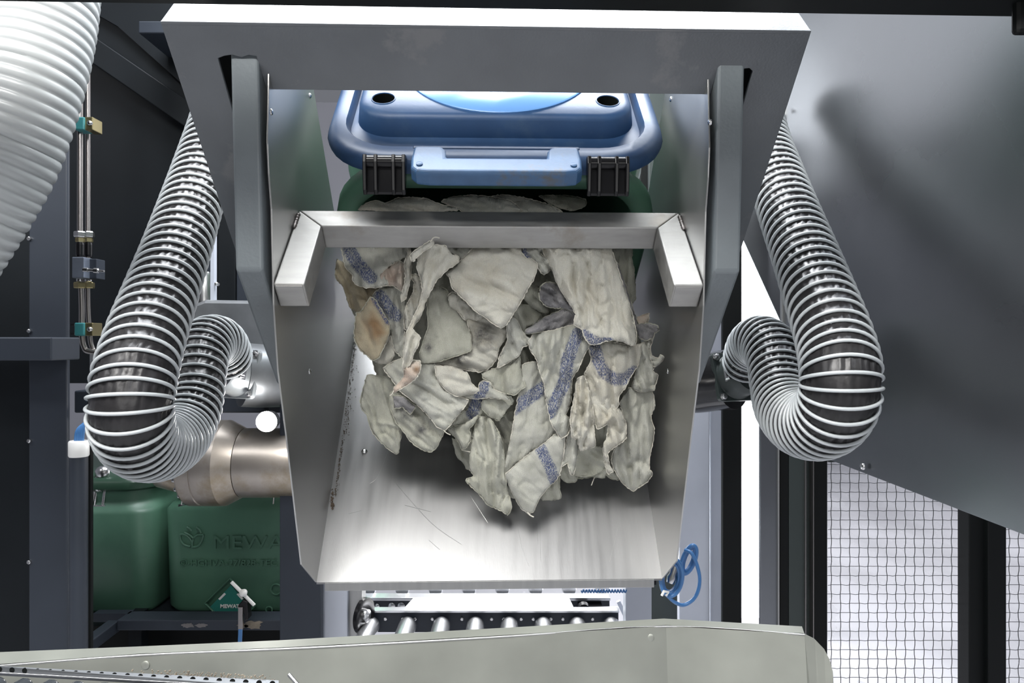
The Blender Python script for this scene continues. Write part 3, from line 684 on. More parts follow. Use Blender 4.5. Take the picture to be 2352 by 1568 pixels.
# black hinge clamps
for sgn in (-1, 1):
    lt = empty('hinge_clamp', LD(sgn*.198, -.02, 0)); lt.parent = lid; lt.location = LD(sgn*.198, -.02, 0)-wpos(lid); lt['label'] = 'black plastic hinge clamp'
    x0, x1 = sgn*.163, sgn*.238
    obj('hinge_pin', MB().tube([LD(x0, .0, .018), LD(x1, .0, .018)], .012, 20), M['blackplastic'], lt, smooth=True)
    for q in (.0, .24, .66, .92):
        xx = x0+(x1-x0)*q; xw = xx+(x1-x0)*.09
        m = MB().prism([LD(xx, .012, .022), LD(xx, .0, .034), LD(xx, -.012, .026), LD(xx, -.044, -.012), LD(xx, -.046, -.022), LD(xx, -.02, -.014), LD(xx, .008, .006)], LD(xw, 0, 0)-LD(xx, 0, 0))
        obj('hinge_arm', m, M['blackplastic'], lt, bevel=.0015)
    obj('hinge_plate', MB().prism([LD(x0, -.008, .012), LD(x1, -.008, .012), LD(x1-(x1-x0)*.06, -.042, -.018), LD(x0+(x1-x0)*.06, -.042, -.018)], LD(0, 0, -.005)-LD(0, 0, 0)), M['blackplastic'], lt)

# blue enamel corner of the carriage left of the container (seen through the top left gap)
mb = MB().prism([A(-.345, 1.20, .62), A(-.345, 1.12, .40), A(-.345, 1.16, .30), A(-.345, 1.2, .30), A(-.345, 1.34, .48), A(-.345, 1.36, .62)], A(.004, 0, 0)-A(0, 0, 0))

# ------------------------------------------------------------------ header beam of the opening, near the camera
mb = MB().box(-1.5, 1.5, .80, .88, .428, .60, A)
tag(obj('header_beam', mb, M['black'], bevel=.002), 'black header beam along the very top edge of the picture', 'beam')
mb = MB().box(W(2334, 0, .86).x, W(2334, 0, .86).x+.2, .86, .872, W(0, 76, .86).z, CZ+.6)
tag(obj('corner_block', mb, M['black'], bevel=.02), 'small dark block in the top right corner below the header beam', 'block')

# ------------------------------------------------------------------ right side of the machine
xw = .765
# side panel: lies along the viewing direction, level lower edge
zl = -.288+CZ
mb = MB().prism([(xw+.012, 1.96, zl), (xw-.012, .35, zl-.0), (xw-.012, .35, CZ+1.25), (xw+.012, 1.96, CZ+1.25)], (.006, 0, 0))
t = empty('side_panel', (xw, 1.2, zl), 'large smoked stainless side panel filling the upper right', 'panel')
obj('panel_sheet', mb, M['hood'], t, bevel=.001)
obj('folded_edge', MB().box(xw+.004, xw+.03, 1.945, 1.96, zl, CZ+1.25), M['steel'], t, bevel=.002)
def onpanel(px, py):
    k = (px-CX)/F; y = (xw-.004)/k; return W(px, py, y)
for px, py in ((1981, 1071), (1798, 254)):
    obj('rivet', MB().lathe(onpanel(px, py), (-1, 0, 0), [(-.002, .0075), (.001, .0075), (.003, .006), (.004, .003), (.0035, .0005)], 16), M['zinc'], t, smooth=True)
# hanging rear plate with diagonal lower edge, added glowing sheet behind it as the white hall light
mb = MB().prism([W(1640, -80, 2.05), W(1830, -80, 2.05), W(1830, 810, 2.05), W(1797, 745, 2.05), W(1700, 532, 2.05), W(1640, 400, 2.05)], (0, .006, 0))
tag(obj('gusset_plate', mb, M['hood'], bevel=.001), 'grey steel plate with a slanted lower edge behind the right hose', 'plate')
st = MB().box(W(1690, 0, 4.2).x, W(1850, 0, 4.2).x, 4.2, 4.22, 0.1, CZ+1.6)
o = struct('hall_glow_1', st, M['hall_glow'])  # glowing sheet added to whiten the gap between the uprights
st = MB().box(W(1618, 0, 3.6).x, W(1664, 0, 3.6).x, 3.6, 3.7, 0, CZ+1.6)
col('light_column', 1560, 1630, 2.3, .03, M['lightcol'], 'pale grey upright immediately right of the chute', 'post')
col('light_column', 1631, 1659, 2.38, .03, M['lightcol'], 'narrow brightest grey upright next to the black post', 'post')
col('black_column', 1660, 1704, 2.2, .02, M['black'], 'black upright between the pale column and the glaring white gap', 'post')
col('steel_column', 1746, 1787, 2.2, .015, M['hood'], 'shiny dark stainless upright right of the glaring white gap', 'post', py0=880)
col('steel_edge_strip', 1787, 1791, 2.19, .05, M['steel'], 'thin light edge strip on the shiny dark upright', 'strip', py0=880)
col('black_column', 1791, 1812, 2.2, .08, M['black'], 'narrow black upright below the lower left tip of the side panel', 'post', py0=880)
t_ = col('door_post', 1812, 1850, 2.2, .08, M['darkgreen'], 'dark grey-green flat post beside the wire mesh fence', 'post', py0=900)
col('door_post', 1852, 1868, 2.22, .08, M['darkgreen'], 'narrow grey-green post with light edges nearer the mesh', 'post', py0=900)
for px in (1850, 1868):
    obj('edge_trim', MB().box(W(px, 0, 2.19).x, W(px+1.6, 0, 2.19).x, 2.19, 2.25, 0, W(0, 900, 2.2).z), M['pipe'], t_)
col('black_column', 1869, 1901, 2.24, .08, M['black'], 'black upright at the left edge of the wire mesh', 'post', py0=900)
col('fence_post', 2226, 2268, 2.24, .06, M['black'], 'left half of the wide black double post at the mesh fence', 'post', py0=700)
col('fence_post', 2270, 2312, 2.22, .06, M['black'], 'right half of the wide black double post at the mesh fence', 'post', py0=700)
def mesh_fence(px0, px1, label):
    d = 2.3; x0, x1 = W(px0, 0, d).x, W(px1, 0, d).x; cell = .0312
    t = empty('wire_mesh_fence', ((x0+x1)/2, d, 0), label, 'fence')
    z0, z1 = .45, W(0, 1060, d).z
    m = MB(); x = x0+.012; i = 0
    while x < x1:
        pts = []; z = z0; k = 0
        while z < z1:
            pts.append(Vector((x, d+(.0022 if (k+i) % 2 else -.0022), z))); pts.append(Vector((x+(.001 if (k+i) % 2 else -.001), d, z+cell/2))); z += cell; k += 1
        m.tube(pts, .0012, 5); x += cell; i += 1
    obj('vertical_wires', m, M['wire'], t); m = MB()
    z = z0; i = 0
    while z < z1:
        pts = []; x = x0; k = 0
        while x < x1:
            pts.append(Vector((x, d+(-.0022 if (k+i) % 2 else .0022), z-.0005))); pts.append(Vector((x+cell/2, d, z+.0006))); x += cell; k += 1
        m.tube(pts, .0010, 5); z += cell; i += 1
    obj('horizontal_wires', m, M['wire'], t)
    obj('top_rail', MB().box(x0, x1, d-.01, d+.01, z1, z1+.02), M['darkgreen'], t)
mesh_fence(1901, 2228, 'wide wire mesh fence panel with pale hall floor behind it')
mesh_fence(2310, 2560, 'wire mesh fence panel at the right edge beyond the black double post')

# ------------------------------------------------------------------ below the chute
col('blue_grey_column', 642, 736, 1.9, .03, M['column'], 'slate blue column behind the lower left corner of the chute', 'post', py0=870)
col('steel_column', 739, 798, 1.95, .05, M['lightcol'], 'bright pale metal column under the left end of the chute lip', 'post', py0=1250)
col('steel_column', 800, 832, 1.97, .05, M['steel'], 'bright steel strip left of the black pulley under the chute', 'post', py0=1250)
col('steel_column', 1437, 1497, 1.95, .05, M['lightcol'], 'pale metal column under the right end of the chute lip', 'post', py0=1250)
col('under_shelf_dark', 150, 645, 2.16, .02, M['black'], 'black sheet added as the dark space under the container shelf', 'panel', py0=1436)  # black sheet added for the shade below the shelf
col('dark_gap_sheet', 1490, 1566, 2.42, .02, M['darkgreen'], 'dark panel behind the coiled blue tubes', 'panel')
col('dark_gap_sheet', 1470, 1650, 2.6, .02, M['black'], 'black sheet standing in for the dark gap right of the blue lid', 'panel', py1=800)  # black sheet added to darken the gap beside the lid

zc = W(0, 1414, 2.05).z
t = empty('roller_conveyor', (W(1130, 0, 2.1).x, 2.1, 0), 'roller conveyor with shiny tube rollers seen under the chute lip', 'conveyor')
def xr(px, d): return W(px, 0, d).x
z_r = W(0, 1410, 2.03).z
obj('side_rail', MB().box(xr(838, 2.05), xr(1420, 2.05), 2.045, 2.06, z_r-.06, z_r+.004), M['column'], t, bevel=.001)
obj('rail_lip', MB().box(xr(838, 2.05), xr(1420, 2.05), 2.03, 2.06, z_r+.004, z_r+.010), M['roller'], t, bevel=.001)
for i in range(15):
    px = 885+i*34 + (6 if i % 2 else 0)
    obj('rail_bolt', MB().lathe(W(px, 1421, 2.044), (0, -1, 0), [(-.004, .005), (.002, .005), (.003, .003)], 10), M['zinc'], t)
for i in range(8):
    px = 858+i*78 - (0 if i else 6)
    c = W(px, 1430, 2.02)
    obj('roller', MB().lathe((c.x-(i-4)*.004*0, 2.03, z_r-.03), (0.0, -1, -.0), [(0, .012), (.001, .022), (.006, .0255), (.012, .0262), (.55, .0262)], 28), M['roller'], t, smooth=True)
z_u = W(0, 1374, 2.2).z
obj('side_rail', MB().box(xr(830, 2.2), xr(1400, 2.2), 2.2, 2.215, z_u-.065, z_u), M['column'], t)
obj('rail_lip', MB().box(xr(830, 2.2), xr(1400, 2.2), 2.18, 2.22, z_u, z_u+.010), M['roller'], t, bevel=.001)
for i in range(8):
    px = 846+i*77
    obj('roller', MB().lathe((xr(px, 2.24), 2.75, z_u+.012), (0, -1, 0), [(0, .024), (.50, .024), (.506, .021)], 24), M['roller'], t, smooth=True)
obj('cover_plate', MB().prism([W(950, 1371, 2.17), W(1305, 1365, 2.17), W(1322, 1403, 2.07), W(915, 1409, 2.07)], (0, 0, -.008)), M['steel'], t, bevel=.002)
obj('cross_link', MB().bar(W(1323, 1401, 2.06), W(1420, 1398, 2.06), .012, .012), M['lightcol'], t)
obj('cross_link', MB().bar(W(1420, 1380, 2.05), W(1440, 1422, 2.05), .012, .012), M['lightcol'], t)
for px, r in ((850, .008), (884, .011), (906, .02*.6)):
    obj('rail_fitting', MB().lathe(W(px+16, 1391, 2.198), (0, -1, 0), [(-.003, r), (.003, r), (.005, r*.5)], 16), M['zinc'], t, smooth=True)
obj('motor_block', MB().box(xr(1330, 2.15), xr(1385, 2.15), 2.15, 2.2, z_u-.05, z_u-.01).lathe(W(1340, 1395, 2.15), (0, -1, 0), [(0, .02), (.02, .018)], 16), M['blackplastic'], t)
pu = obj('pulley', MB().lathe(W(836, 1413, 1.98), (1, -.35, 0), [(-.008, .044), (-.006, .05), (.006, .05), (.008, .044), (.004, .03), (.004, .0)], 40, cap=False), M['blackplastic'], t, smooth=True)
obj('pulley_hub', MB().lathe(W(838, 1413, 1.975), (1, -.35, 0), [(-.002, .02), (.01, .018), (.014, .006)], 24), M['zinc'], t, smooth=True)
tag(obj('blue_spiral_tube', MB().tube([W(1335+i*1.1, 1357+3.2*math.sin(i*1.05), 1.9) + Vector((0, .004*math.cos(i*1.05), 0)) for i in range(95)], .0022, 6), M['bluetube'], smooth=True), 'thin coiled blue tube just under the right part of the chute lip', 'tube')

# coiled blue pneumatic tubes right of the chute
t = empty('tube_coil', W(1545, 1370, 1.48), 'loosely coiled blue pneumatic tubes hanging right of the chute corner', 'tube')
def Q(u, v, d): return W(1480+u/6.032, 1200+v/6.032, d)
def loop(name, cx, cy, rx, ry, rot, d, n, r, par):
    m = MB()
    for k in range(n):
        o = random.uniform(-10, 10); pts = []
        for a in range(28):
            an = 2*math.pi*a/28; x = math.cos(an)*(rx-k*14); y = math.sin(an)*(ry-k*14+o)
            pts.append(Q(cx+x*math.cos(rot)-y*math.sin(rot)+o, cy+x*math.sin(rot)+y*math.cos(rot), d+k*.005+.006*math.sin(an)))
        m.tube(pts, r, 8, closed=True)
    return obj(name, m, M['bluetube'], par, smooth=True)
random.seed(2)
loop('lower_loops', 370, 760, 150, 250, .12, 1.45, 4, .0042, t)
loop('upper_loops', 610, 510, 85, 200, .35, 1.50, 3, .0045, t)
obj('long_loop', MB().tube(catmull([Q(560, 380, 1.485), Q(650, 420, 1.475), Q(720, 560, 1.475), Q(765, 760, 1.475), Q(745, 940, 1.475), Q(670, 1070, 1.475), Q(540, 1140, 1.475), Q(420, 1100, 1.465), Q(320, 1010, 1.455)], 8), .004, 8), M['bluetube'], t, smooth=True)
obj('cable_tie', MB().tube([Q(240, 1010, 1.435), Q(270, 950, 1.435), Q(330, 960, 1.445), Q(300, 1010, 1.440)], .003, 8), M['white'], t, smooth=True)
obj('brass_fitting', MB().lathe(Q(360, 830, 1.465), (.3, 0, 1), [(0, .008), (.012, .011), (.02, .008), (.04, .011), (.05, .007)], 14), M['zinc'], t, smooth=True)
obj('valve_socket', MB().box(Q(100, 0, 1.465).x, Q(165, 0, 1.465).x, 1.465, 1.485, Q(0, 860, 1.465).z, Q(0, 780, 1.465).z), M['blackplastic'], t)

# ------------------------------------------------------------------ foreground guide plate
zf = -.397
back = [(-60, 1500), (0, 1497), (320, 1484), (640, 1470), (835, 1459), (1180, 1440), (1525, 1420), (1842, 1438)]
front = [(-60, 1530), (0, 1527), (320, 1503), (640, 1489), (835, 1479), (1180, 1459), (1530, 1437), (1848, 1456)]
t = empty('guide_plate', W(900, 1568, .85), 'greenish steel guide plate with folded top edge across the foreground', 'plate')
B_ = [WZ(px, py, zf) for px, py in back]; F_ = [WZ(px, py, zf) for px, py in front]
m = MB(); n = len(B_)
m.add(B_+F_+[p-Vector((0, 0, .003)) for p in B_+F_], [(i, i+1, n+i+1, n+i) for i in range(n-1)] + [(2*n+i, 3*n+i, 3*n+i+1, 2*n+i+1) for i in range(n-1)] + [(0, n, 3*n, 2*n), (n-1, 3*n-1, 4*n-1, 2*n-1)] + [(i, 2*n+i, 2*n+i+1, i+1) for i in range(n-1)])
obj('folded_edge', m, M['guide'], t)
obj('edge_highlight', MB().tube(catmull([p+Vector((0, 0, -.0008)) for p in F_], 4), .0014, 10), M['steel'], t, smooth=True, angle=80)  # added tube: the fold's highlight line modelled as a bright bead
m = MB(); e_ = F_[-1]
bot = [p + Vector((0, -.03, -.22)) for p in F_]
dx = W(1912, 1540, e_.y-.01)
rnd = [W(1872, 1468, e_.y), W(1893, 1490, e_.y-.002), W(1906, 1515, e_.y-.005), W(1913, 1542, e_.y-.008), W(1915, 1580, e_.y-.012), W(1915, 1700, e_.y-.02)]
top = F_+rnd; low = bot + [Vector((p.x, p.y-.02, bot[-1].z)) for p in rnd]
k = len(top); th = Vector((0, .003, 0))
m.add(top+low+[p+th for p in top+low], [(i, i+1, k+i+1, k+i) for i in range(k-1)] + [(2*k+i, 3*k+i, 3*k+i+1, 2*k+i+1) for i in range(k-1)] + [(i, 2*k+i, 2*k+i+1, i+1) for i in range(k-1)])
obj('face_sheet', m, M['guide'], t)
for px, py, d in ((1494, 1464, .9487), (334, 1527, .8645)):
    obj('rivet', MB().lathe(W(px, py, d), (0, -1, .1), [(-.004, .0052), (.0006, .0052), (.0014, .004), (.0012, .001)], 16), M['guide'], t, smooth=True)
# perforated rail with small rollers, bottom left
t = empty('roller_track', W(200, 1620, .8), 'perforated rail with dark glossy rollers in the bottom left corner', 'conveyor')
r0, r1 = [W(-40, 1527, .80), W(640, 1562, .78)], [W(-40, 1541, .80), W(640, 1578, .77)]
m = MB().add(r0+[r1[1], r1[0]]+[p-Vector((0, 0, .004)) for p in r0+[r1[1], r1[0]]], [(0,1,2,3),(7,6,5,4),(0,4,5,1),(1,5,6,2),(2,6,7,3),(3,7,4,0)])
rl = obj('perforated_rail', m, M['duct'], t)
for i in range(22):
    g = i/21; a = r0[0].lerp(r0[1], .06+g*.92); b = r1[0].lerp(r1[1], .06+g*.92); c = a.lerp(b, .5)
    nv = (r0[1]-r0[0]).cross(r1[0]-r0[0]).normalized(); nv = nv if nv.z > 0 else -nv
    obj('rail_hole', MB().lathe(c+nv*.0004, nv, [(-.0005, .0032), (.0004, .0032)], 14), M['black'], rl)
m = MB().tube([W(-40, 1542, .798), W(640, 1580, .768)], .0009, 8)
obj('rail_bead', m, M['zinc'], t, smooth=True)
for i in range(9):
    px = 10+i*61; py = 1554+i*3.3; c = W(px, py+10, .775)
    obj('track_roller', MB().lathe(c+Vector((0, 0, -.004)), (-.42, -1, -.15), [(0, .006), (.002, .011), (.005, .013), (.12, .013)], 24), M['darkroller'], t, smooth=True)
m = MB()
random.seed(9)
for i in range(200):
    px = 420+abs(random.gauss(0, 1))*-60+220*random.random(); py = 1549+(px-400)*.052+random.uniform(-9, 4); p = W(px, py, .80-.00003*px); s = random.uniform(.0003, .0008)
    m.box(p.x-s, p.x+s, p.y-s, p.y+s, p.z-s, p.z+s)
tag(obj('lint_crumbs', m, M['grime']), 'brownish lint crumbs along the perforated rail', 'lint', kind='stuff')
tag(obj('locking_pin', MB().tube([W(664, 1549, .76), W(684, 1572, .75)], .0022, 8), M['zinc'], smooth=True), 'small bright pin sticking up at the bottom edge near the rail', 'pin')

# ------------------------------------------------------------------ towels
def cloth_material(name, color, blotch, seed=0.0):
    m = bpy.data.materials.new(name); m.use_nodes = True; n = m.node_tree.nodes; l = m.node_tree.links; b = n['Principled BSDF']
    b.inputs['Roughness'].default_value = .95; b.inputs['Specular IOR Level'].default_value = .15
    b.inputs['Sheen Weight'].default_value = .12
    t = n.new('ShaderNodeTexCoord')
    def noise_(s, d=4, r=.5, off=0):
        mp = n.new('ShaderNodeMapping'); mp.inputs['Location'].default_value = (seed*3.1+off, seed*1.7, off); l.new(t.outputs['Object'], mp.inputs[0])
        q = n.new('ShaderNodeTexNoise'); q.inputs['Scale'].default_value = s; q.inputs['Detail'].default_value = d; q.inputs['Roughness'].default_value = r; l.new(mp.outputs[0], q.inputs[0]); return q.outputs[0]
    def ramp(v, a, c, lo=0, hi=1):
        q = n.new('ShaderNodeMapRange'); q.inputs['From Min'].default_value = a; q.inputs['From Max'].default_value = c; q.inputs['To Min'].default_value = lo; q.inputs['To Max'].default_value = hi
        l.new(v, q.inputs['Value']); return q.outputs[0]
    def mix(f, a, c):
        q = n.new('ShaderNodeMix'); q.data_type = 'RGBA'
        l.new(f, q.inputs[0])
        for k, v in ((6, a), (7, c)):
            if isinstance(v, tuple): q.inputs[k].default_value = (*v, 1)
            else: l.new(v, q.inputs[k])
        return q.outputs[2]
    base = mix(ramp(noise_(14, 6, .65), .46, .68, 0, .75), color, blotch)
    fine = ramp(noise_(1100, 3, .7), .42, .66, .0, .34)
    base = mix(fine, base, (.16, .155, .13))
    at = n.new('ShaderNodeAttribute'); at.attribute_name = 'stripe'
    st = n.new('ShaderNodeAttribute'); st.attribute_name = 'stain'
    sg = n.new('ShaderNodeAttribute'); sg.attribute_name = 'grime'
    base = mix(ramp(st.outputs['Fac'], 0, 1, 0, .8), base, (.22, .115, .045))
    gm = n.new('ShaderNodeMath'); gm.operation = 'MULTIPLY'; l.new(sg.outputs['Fac'], gm.inputs[0]); l.new(ramp(noise_(30, 6, .7, 5), .35, .62), gm.inputs[1])
    base = mix(gm.outputs[0], base, (.07, .07, .075))
    mp = n.new('ShaderNodeMapping'); mp.inputs['Scale'].default_value = (900, 300, 260); l.new(t.outputs['Object'], mp.inputs[0])
    th = n.new('ShaderNodeTexNoise'); th.inputs['Scale'].default_value = 1.0; th.inputs['Detail'].default_value = 2; l.new(mp.outputs[0], th.inputs[0])
    md = n.new('ShaderNodeMath'); md.operation = 'MULTIPLY'; l.new(at.outputs['Fac'], md.inputs[0]); l.new(ramp(th.outputs[0], .40, .53, .0, .92), md.inputs[1])
    base = mix(md.outputs[0], base, (.045, .07, .18))
    l.new(base, b.inputs['Base Color'])
    wv = n.new('ShaderNodeTexWave'); wv.inputs['Scale'].default_value = 130; wv.inputs['Distortion'].default_value = 6; wv.inputs['Detail'].default_value = 2; wv.inputs['Detail Scale'].default_value = 4
    l.new(t.outputs['Object'], wv.inputs[0])
    hn = noise_(700, 3)
    ad = n.new('ShaderNodeMath'); ad.operation = 'ADD'; l.new(wv.outputs['Fac'], ad.inputs[0]); l.new(hn, ad.inputs[1])
    bp = n.new('ShaderNodeBump'); bp.inputs['Strength'].default_value = .55; bp.inputs['Distance'].default_value = .0012; l.new(ad.outputs[0], bp.inputs['Height'])
    l.new(bp.outputs[0], b.inputs['Normal'])
    return m
TW = {
 'a': cloth_material('towel_cream', (.63, .615, .54), (.54, .50, .40), 1),
 'b': cloth_material('towel_grey_cream', (.55, .55, .49), (.43, .43, .36), 2),
 'g': cloth_material('towel_greenish_grey', (.52, .52, .445), (.39, .39, .315), 3),
 'p': cloth_material('towel_pinkish_cream', (.63, .57, .49), (.58, .43, .34), 4),
 'o': cloth_material('towel_oily_brown', (.47, .41, .29), (.33, .27, .18), 5),
 'd': cloth_material('towel_dirty_grey', (.38, .37, .37), (.15, .15, .165), 6),
}
HEM = material('towel_hem_thread', (.60, .575, .50), .95, bump=.6, bscale=700, spec=.1)
HEMD = material('towel_hem_dark_thread', (.42, .415, .345), .95, bump=.6, bscale=700, spec=.1)

def base_depth(px, py):
    ks = [430, 520, 565, 650, 800, 900, 1000, 1100, 1200]
    vs_ = [1.50, 1.43, 1.385, 1.37, 1.37, 1.385, 1.41, 1.445, 1.485]
    d = np.interp(py, ks, vs_)
    return d + .05*((px-1140)/360.0)**2
def seg_dist(P, poly, closed=True):
    best = np.full(len(P), 1e9); Q = np.array(poly, float)
    m = len(Q) if closed else len(Q)-1
    for i in range(m):
        a = Q[i]; b = Q[(i+1) % len(Q)]; ab = b-a; L = (ab**2).sum()+1e-9
        t = np.clip(((P-a)@ab)/L, 0, 1); best = np.minimum(best, np.hypot(*(P-(a+t[:, None]*ab)).T))
    return best
def inside(P, poly):
    x, y = P[:, 0], P[:, 1]; r = np.zeros(len(P), bool); Q = poly; j = len(Q)-1
    for i in range(len(Q)):
        (xi, yi), (xj, yj) = Q[i], Q[j]
        if yi != yj:
            c = ((yi > y) != (yj > y)) & (x < (xj-xi)*(y-yi)/(yj-yi)+xi); r ^= c
        j = i
    return r
FR = {'c2': (740, 540, 3.408), 'c3': (1140, 540, 3.408), 'c4': (780, 850, 3.0947), 't1': (500, 120, 2.613), 't2': (1100, 120, 2.613), 'f': (0, 0, 1)}
def cv(fr, pts):
    a, b, s = FR[fr]; return [(a+u/s, b+v/s) for u, v in pts]
NR = [0]
def towel(label, fr, pts, L, mat='b', fold=90, wl=34, amp=.007, stripes=(), stains=(), grime=(), g=(0, 0), bulge=.014, creases=(), edge=14, hem=True, smooth=4, tot='towels spilling from the tipped container', step=3.6):
    """outline (pixels of a crop) of one hanging towel, L metres in front of the heap's mean surface"""
    NR[0] += 1; rnd = random.Random(100+NR[0]); sc_ = 1/FR[fr][2]
    P = cv(fr, pts)
    PV = [Vector((x, y, 0)) for x, y in P]; cu_ = catmull(PV, smooth, True)
    li_ = [PV[i].lerp(PV[(i+1) % len(PV)], k/smooth) for i in range(len(PV)) for k in range(smooth)]
    out = [p.lerp(q, .62) for p, q in zip(cu_, li_)]
    out = resample(out+[out[0]], 4.0)
    if (out[-1]-out[0]).length < 2.2: out = out[:-1]
    poly = [(p.x+rnd.uniform(-.7, .7), p.y+rnd.uniform(-.7, .7)) for p in out]
    A_ = np.array(poly); x0, y0 = A_.min(0); x1, y1 = A_.max(0)
    gp = []; yy = y0; r = 0
    while yy < y1:
        xx = x0+(step/2 if r % 2 else 0)
        while xx < x1:
            gp.append((xx+rnd.uniform(-.4, .4), yy+rnd.uniform(-.4, .4))); xx += step
        yy += step*.87; r += 1
    G = np.array(gp) if gp else np.zeros((0, 2))
    G = G[inside(G, poly)]
    G = G[seg_dist(G, poly) > 2.0] if len(G) else G
    allp = np.vstack([A_, G]) if len(G) else A_
    n0 = len(poly)
    vv, ee, ff, *_r = delaunay_2d_cdt([Vector((x, y)) for x, y in allp], [(i, (i+1) % n0) for i in range(n0)], [], 1, .001)
    V = np.array([(v.x, v.y) for v in vv])
    ce = np.array([V[list(f)].mean(0) for f in ff]); keep = inside(ce, poly)
    faces = [tuple(f) for f, k in zip(ff, keep) if k]
    de = seg_dist(V, poly)
    crk = min(1.2, amp/.008); bulge *= .55; edge *= .8; amp *= 1.5; L = L*1.35
    cx, cy = A_.mean(0); th = math.radians(fold)     # fold = direction the creases run in, degrees, image axes
    cs, sn = math.cos(th), math.sin(th); sd = rnd.uniform(0, 99)
    dep = base_depth(V[:, 0], V[:, 1]) - L + g[0]*(V[:, 0]-cx)/100 + g[1]*(V[:, 1]-cy)/100 - bulge*(1-np.exp(-de/edge))
    h = np.zeros(len(V))
    for i, (x, y) in enumerate(V):
        u = -(x-cx)*sn + (y-cy)*cs; v = (x-cx)*cs + (y-cy)*sn
        wv_ = noise.noise(Vector((x/70, y/70, sd)))*wl*.9
        am = .45 + .9*abs(noise.noise(Vector((u/60, v/160, sd+7)))*2)
        ph = (u+wv_)/wl
        f1 = abs(math.sin(math.pi*ph)); f1 = f1**.8
        ph2 = (u+wv_*1.6)/(wl*.43)+.3
        f2 = abs(math.sin(math.pi*ph2))
        big = noise.noise(Vector((u/70, v/130, sd+20)))
        sm = noise.fractal(Vector((x/22, y/22, sd+30)), .8, 2.0, 3)
        cr1 = abs(noise.noise(Vector((u/24, v/55, sd+61)))); cr2 = abs(noise.noise(Vector((u/20, v/95, sd+71))))
        n1 = abs(noise.noise(Vector((u/(wl*.95)+.25*wv_/wl, v/(wl*4.2), sd+81)))); n2 = abs(noise.noise(Vector((u/(wl*.42), v/(wl*1.9), sd+91))))
        h[i] = .55*amp*am*(f1-.5) + .15*amp*(f2-.5)*am - amp*1.25*(1-min(1, n1*3.2)) + amp*.55*min(1, n2*3) + .010*big + .0011*sm - crk*(.0065*max(0, .14-cr1)/.14 - .003*min(cr2*3, 1))
    h *= (.6+.4*(1-np.exp(-de/9)))
    edgewave = np.array([noise.noise(Vector((x/26, y/26, sd+50))) for x, y in V])
    dep = dep - h + edgewave*.012*np.exp(-de/14)
    for pl, w_, a_ in creases:          # hand placed ridges (+) and valleys (-)
        dd = seg_dist(V, cv(fr, pl), False); dep -= a_*np.exp(-(dd/(w_*1.0))**2)
    stv = np.zeros(len(V))
    for pl, w_ in stripes:
        dd = seg_dist(V, cv(fr, pl), False); stv = np.maximum(stv, np.clip((w_*sc_-dd)/2.0+.5, 0, 1))
    def blot(lst, k):
        o_ = np.zeros(len(V))
        for (x, y, r_) in lst:
            (qx, qy), = cv(fr, [(x, y)]); rr = r_*sc_
            nz = np.array([noise.noise(Vector((a/18, b/18, k))) for a, b in V])
            o_ = np.maximum(o_, np.clip(1.15-np.hypot(V[:, 0]-qx, V[:, 1]-qy)/rr+nz*.5, 0, 1))
        return o_
    sv = blot(stains, 3.3) if stains else np.zeros(len(V)); gv = blot(grime, 8.8) if grime else np.zeros(len(V))
    pts3 = [W(x, y, d) for (x, y), d in zip(V, dep)]
    t = empty('towel', Vector((sum(p.x for p in pts3)/len(pts3), sum(p.y for p in pts3)/len(pts3), min(p.z for p in pts3))), label, 'towel', tot)
    me = bpy.data.meshes.new('towel_cloth'); o0 = wpos(t)
    me.from_pydata([p-o0 for p in pts3], [], [f[::-1] for f in faces]); me.update()
    for nm, arr in (('stripe', stv), ('stain', sv), ('grime', gv)):
        a_ = me.attributes.new(nm, 'FLOAT', 'POINT'); a_.data.foreach_set('value', arr.astype(np.float32))
    for p in me.polygons: p.use_smooth = True
    me.materials.append(TW[mat])
    o = bpy.data.objects.new('cloth', me); COL.objects.link(o); o.parent = t; o['_w'] = list(o0)
    so = o.modifiers.new('thickness', 'SOLIDIFY'); so.thickness = .0022; so.offset = -1
    if hem:
        bp = [pts3[i] for i in range(n0)] if len(pts3) >= n0 else []
        if bp:
            rad = [(.0005+.0006*abs(math.sin(i*1.9))+rnd.uniform(0, .0004))*(1.0 if noise.noise(Vector((i*.045, sd, 5))) > -.08 else .35) for i in range(n0)]
            q = [p + Vector((rnd.uniform(-.0008, .0008), -.0003, rnd.uniform(-.0008, .0008))) for p in bp]
            obj('hem', MB().tube(q, rad, 6, closed=True), HEMD if mat in 'gdo' else HEM, t, smooth=True)
    return t, V, dep
def thread(parent, fr, pts, r=.0011, L=None, mat=None):
    P2 = cv(fr, pts); tt = parent[0]; V, dep = parent[1], parent[2]
    i = int(np.argmin(np.hypot(V[:, 0]-P2[0][0], V[:, 1]-P2[0][1]))); d0 = dep[i]
    obj('loose_thread', MB().tube(catmull([W(x, y, d0-.002-.0015*k) for k, (x, y) in enumerate(P2)], 5), r, 6), mat or HEM, tt, smooth=True)

T_ = towel
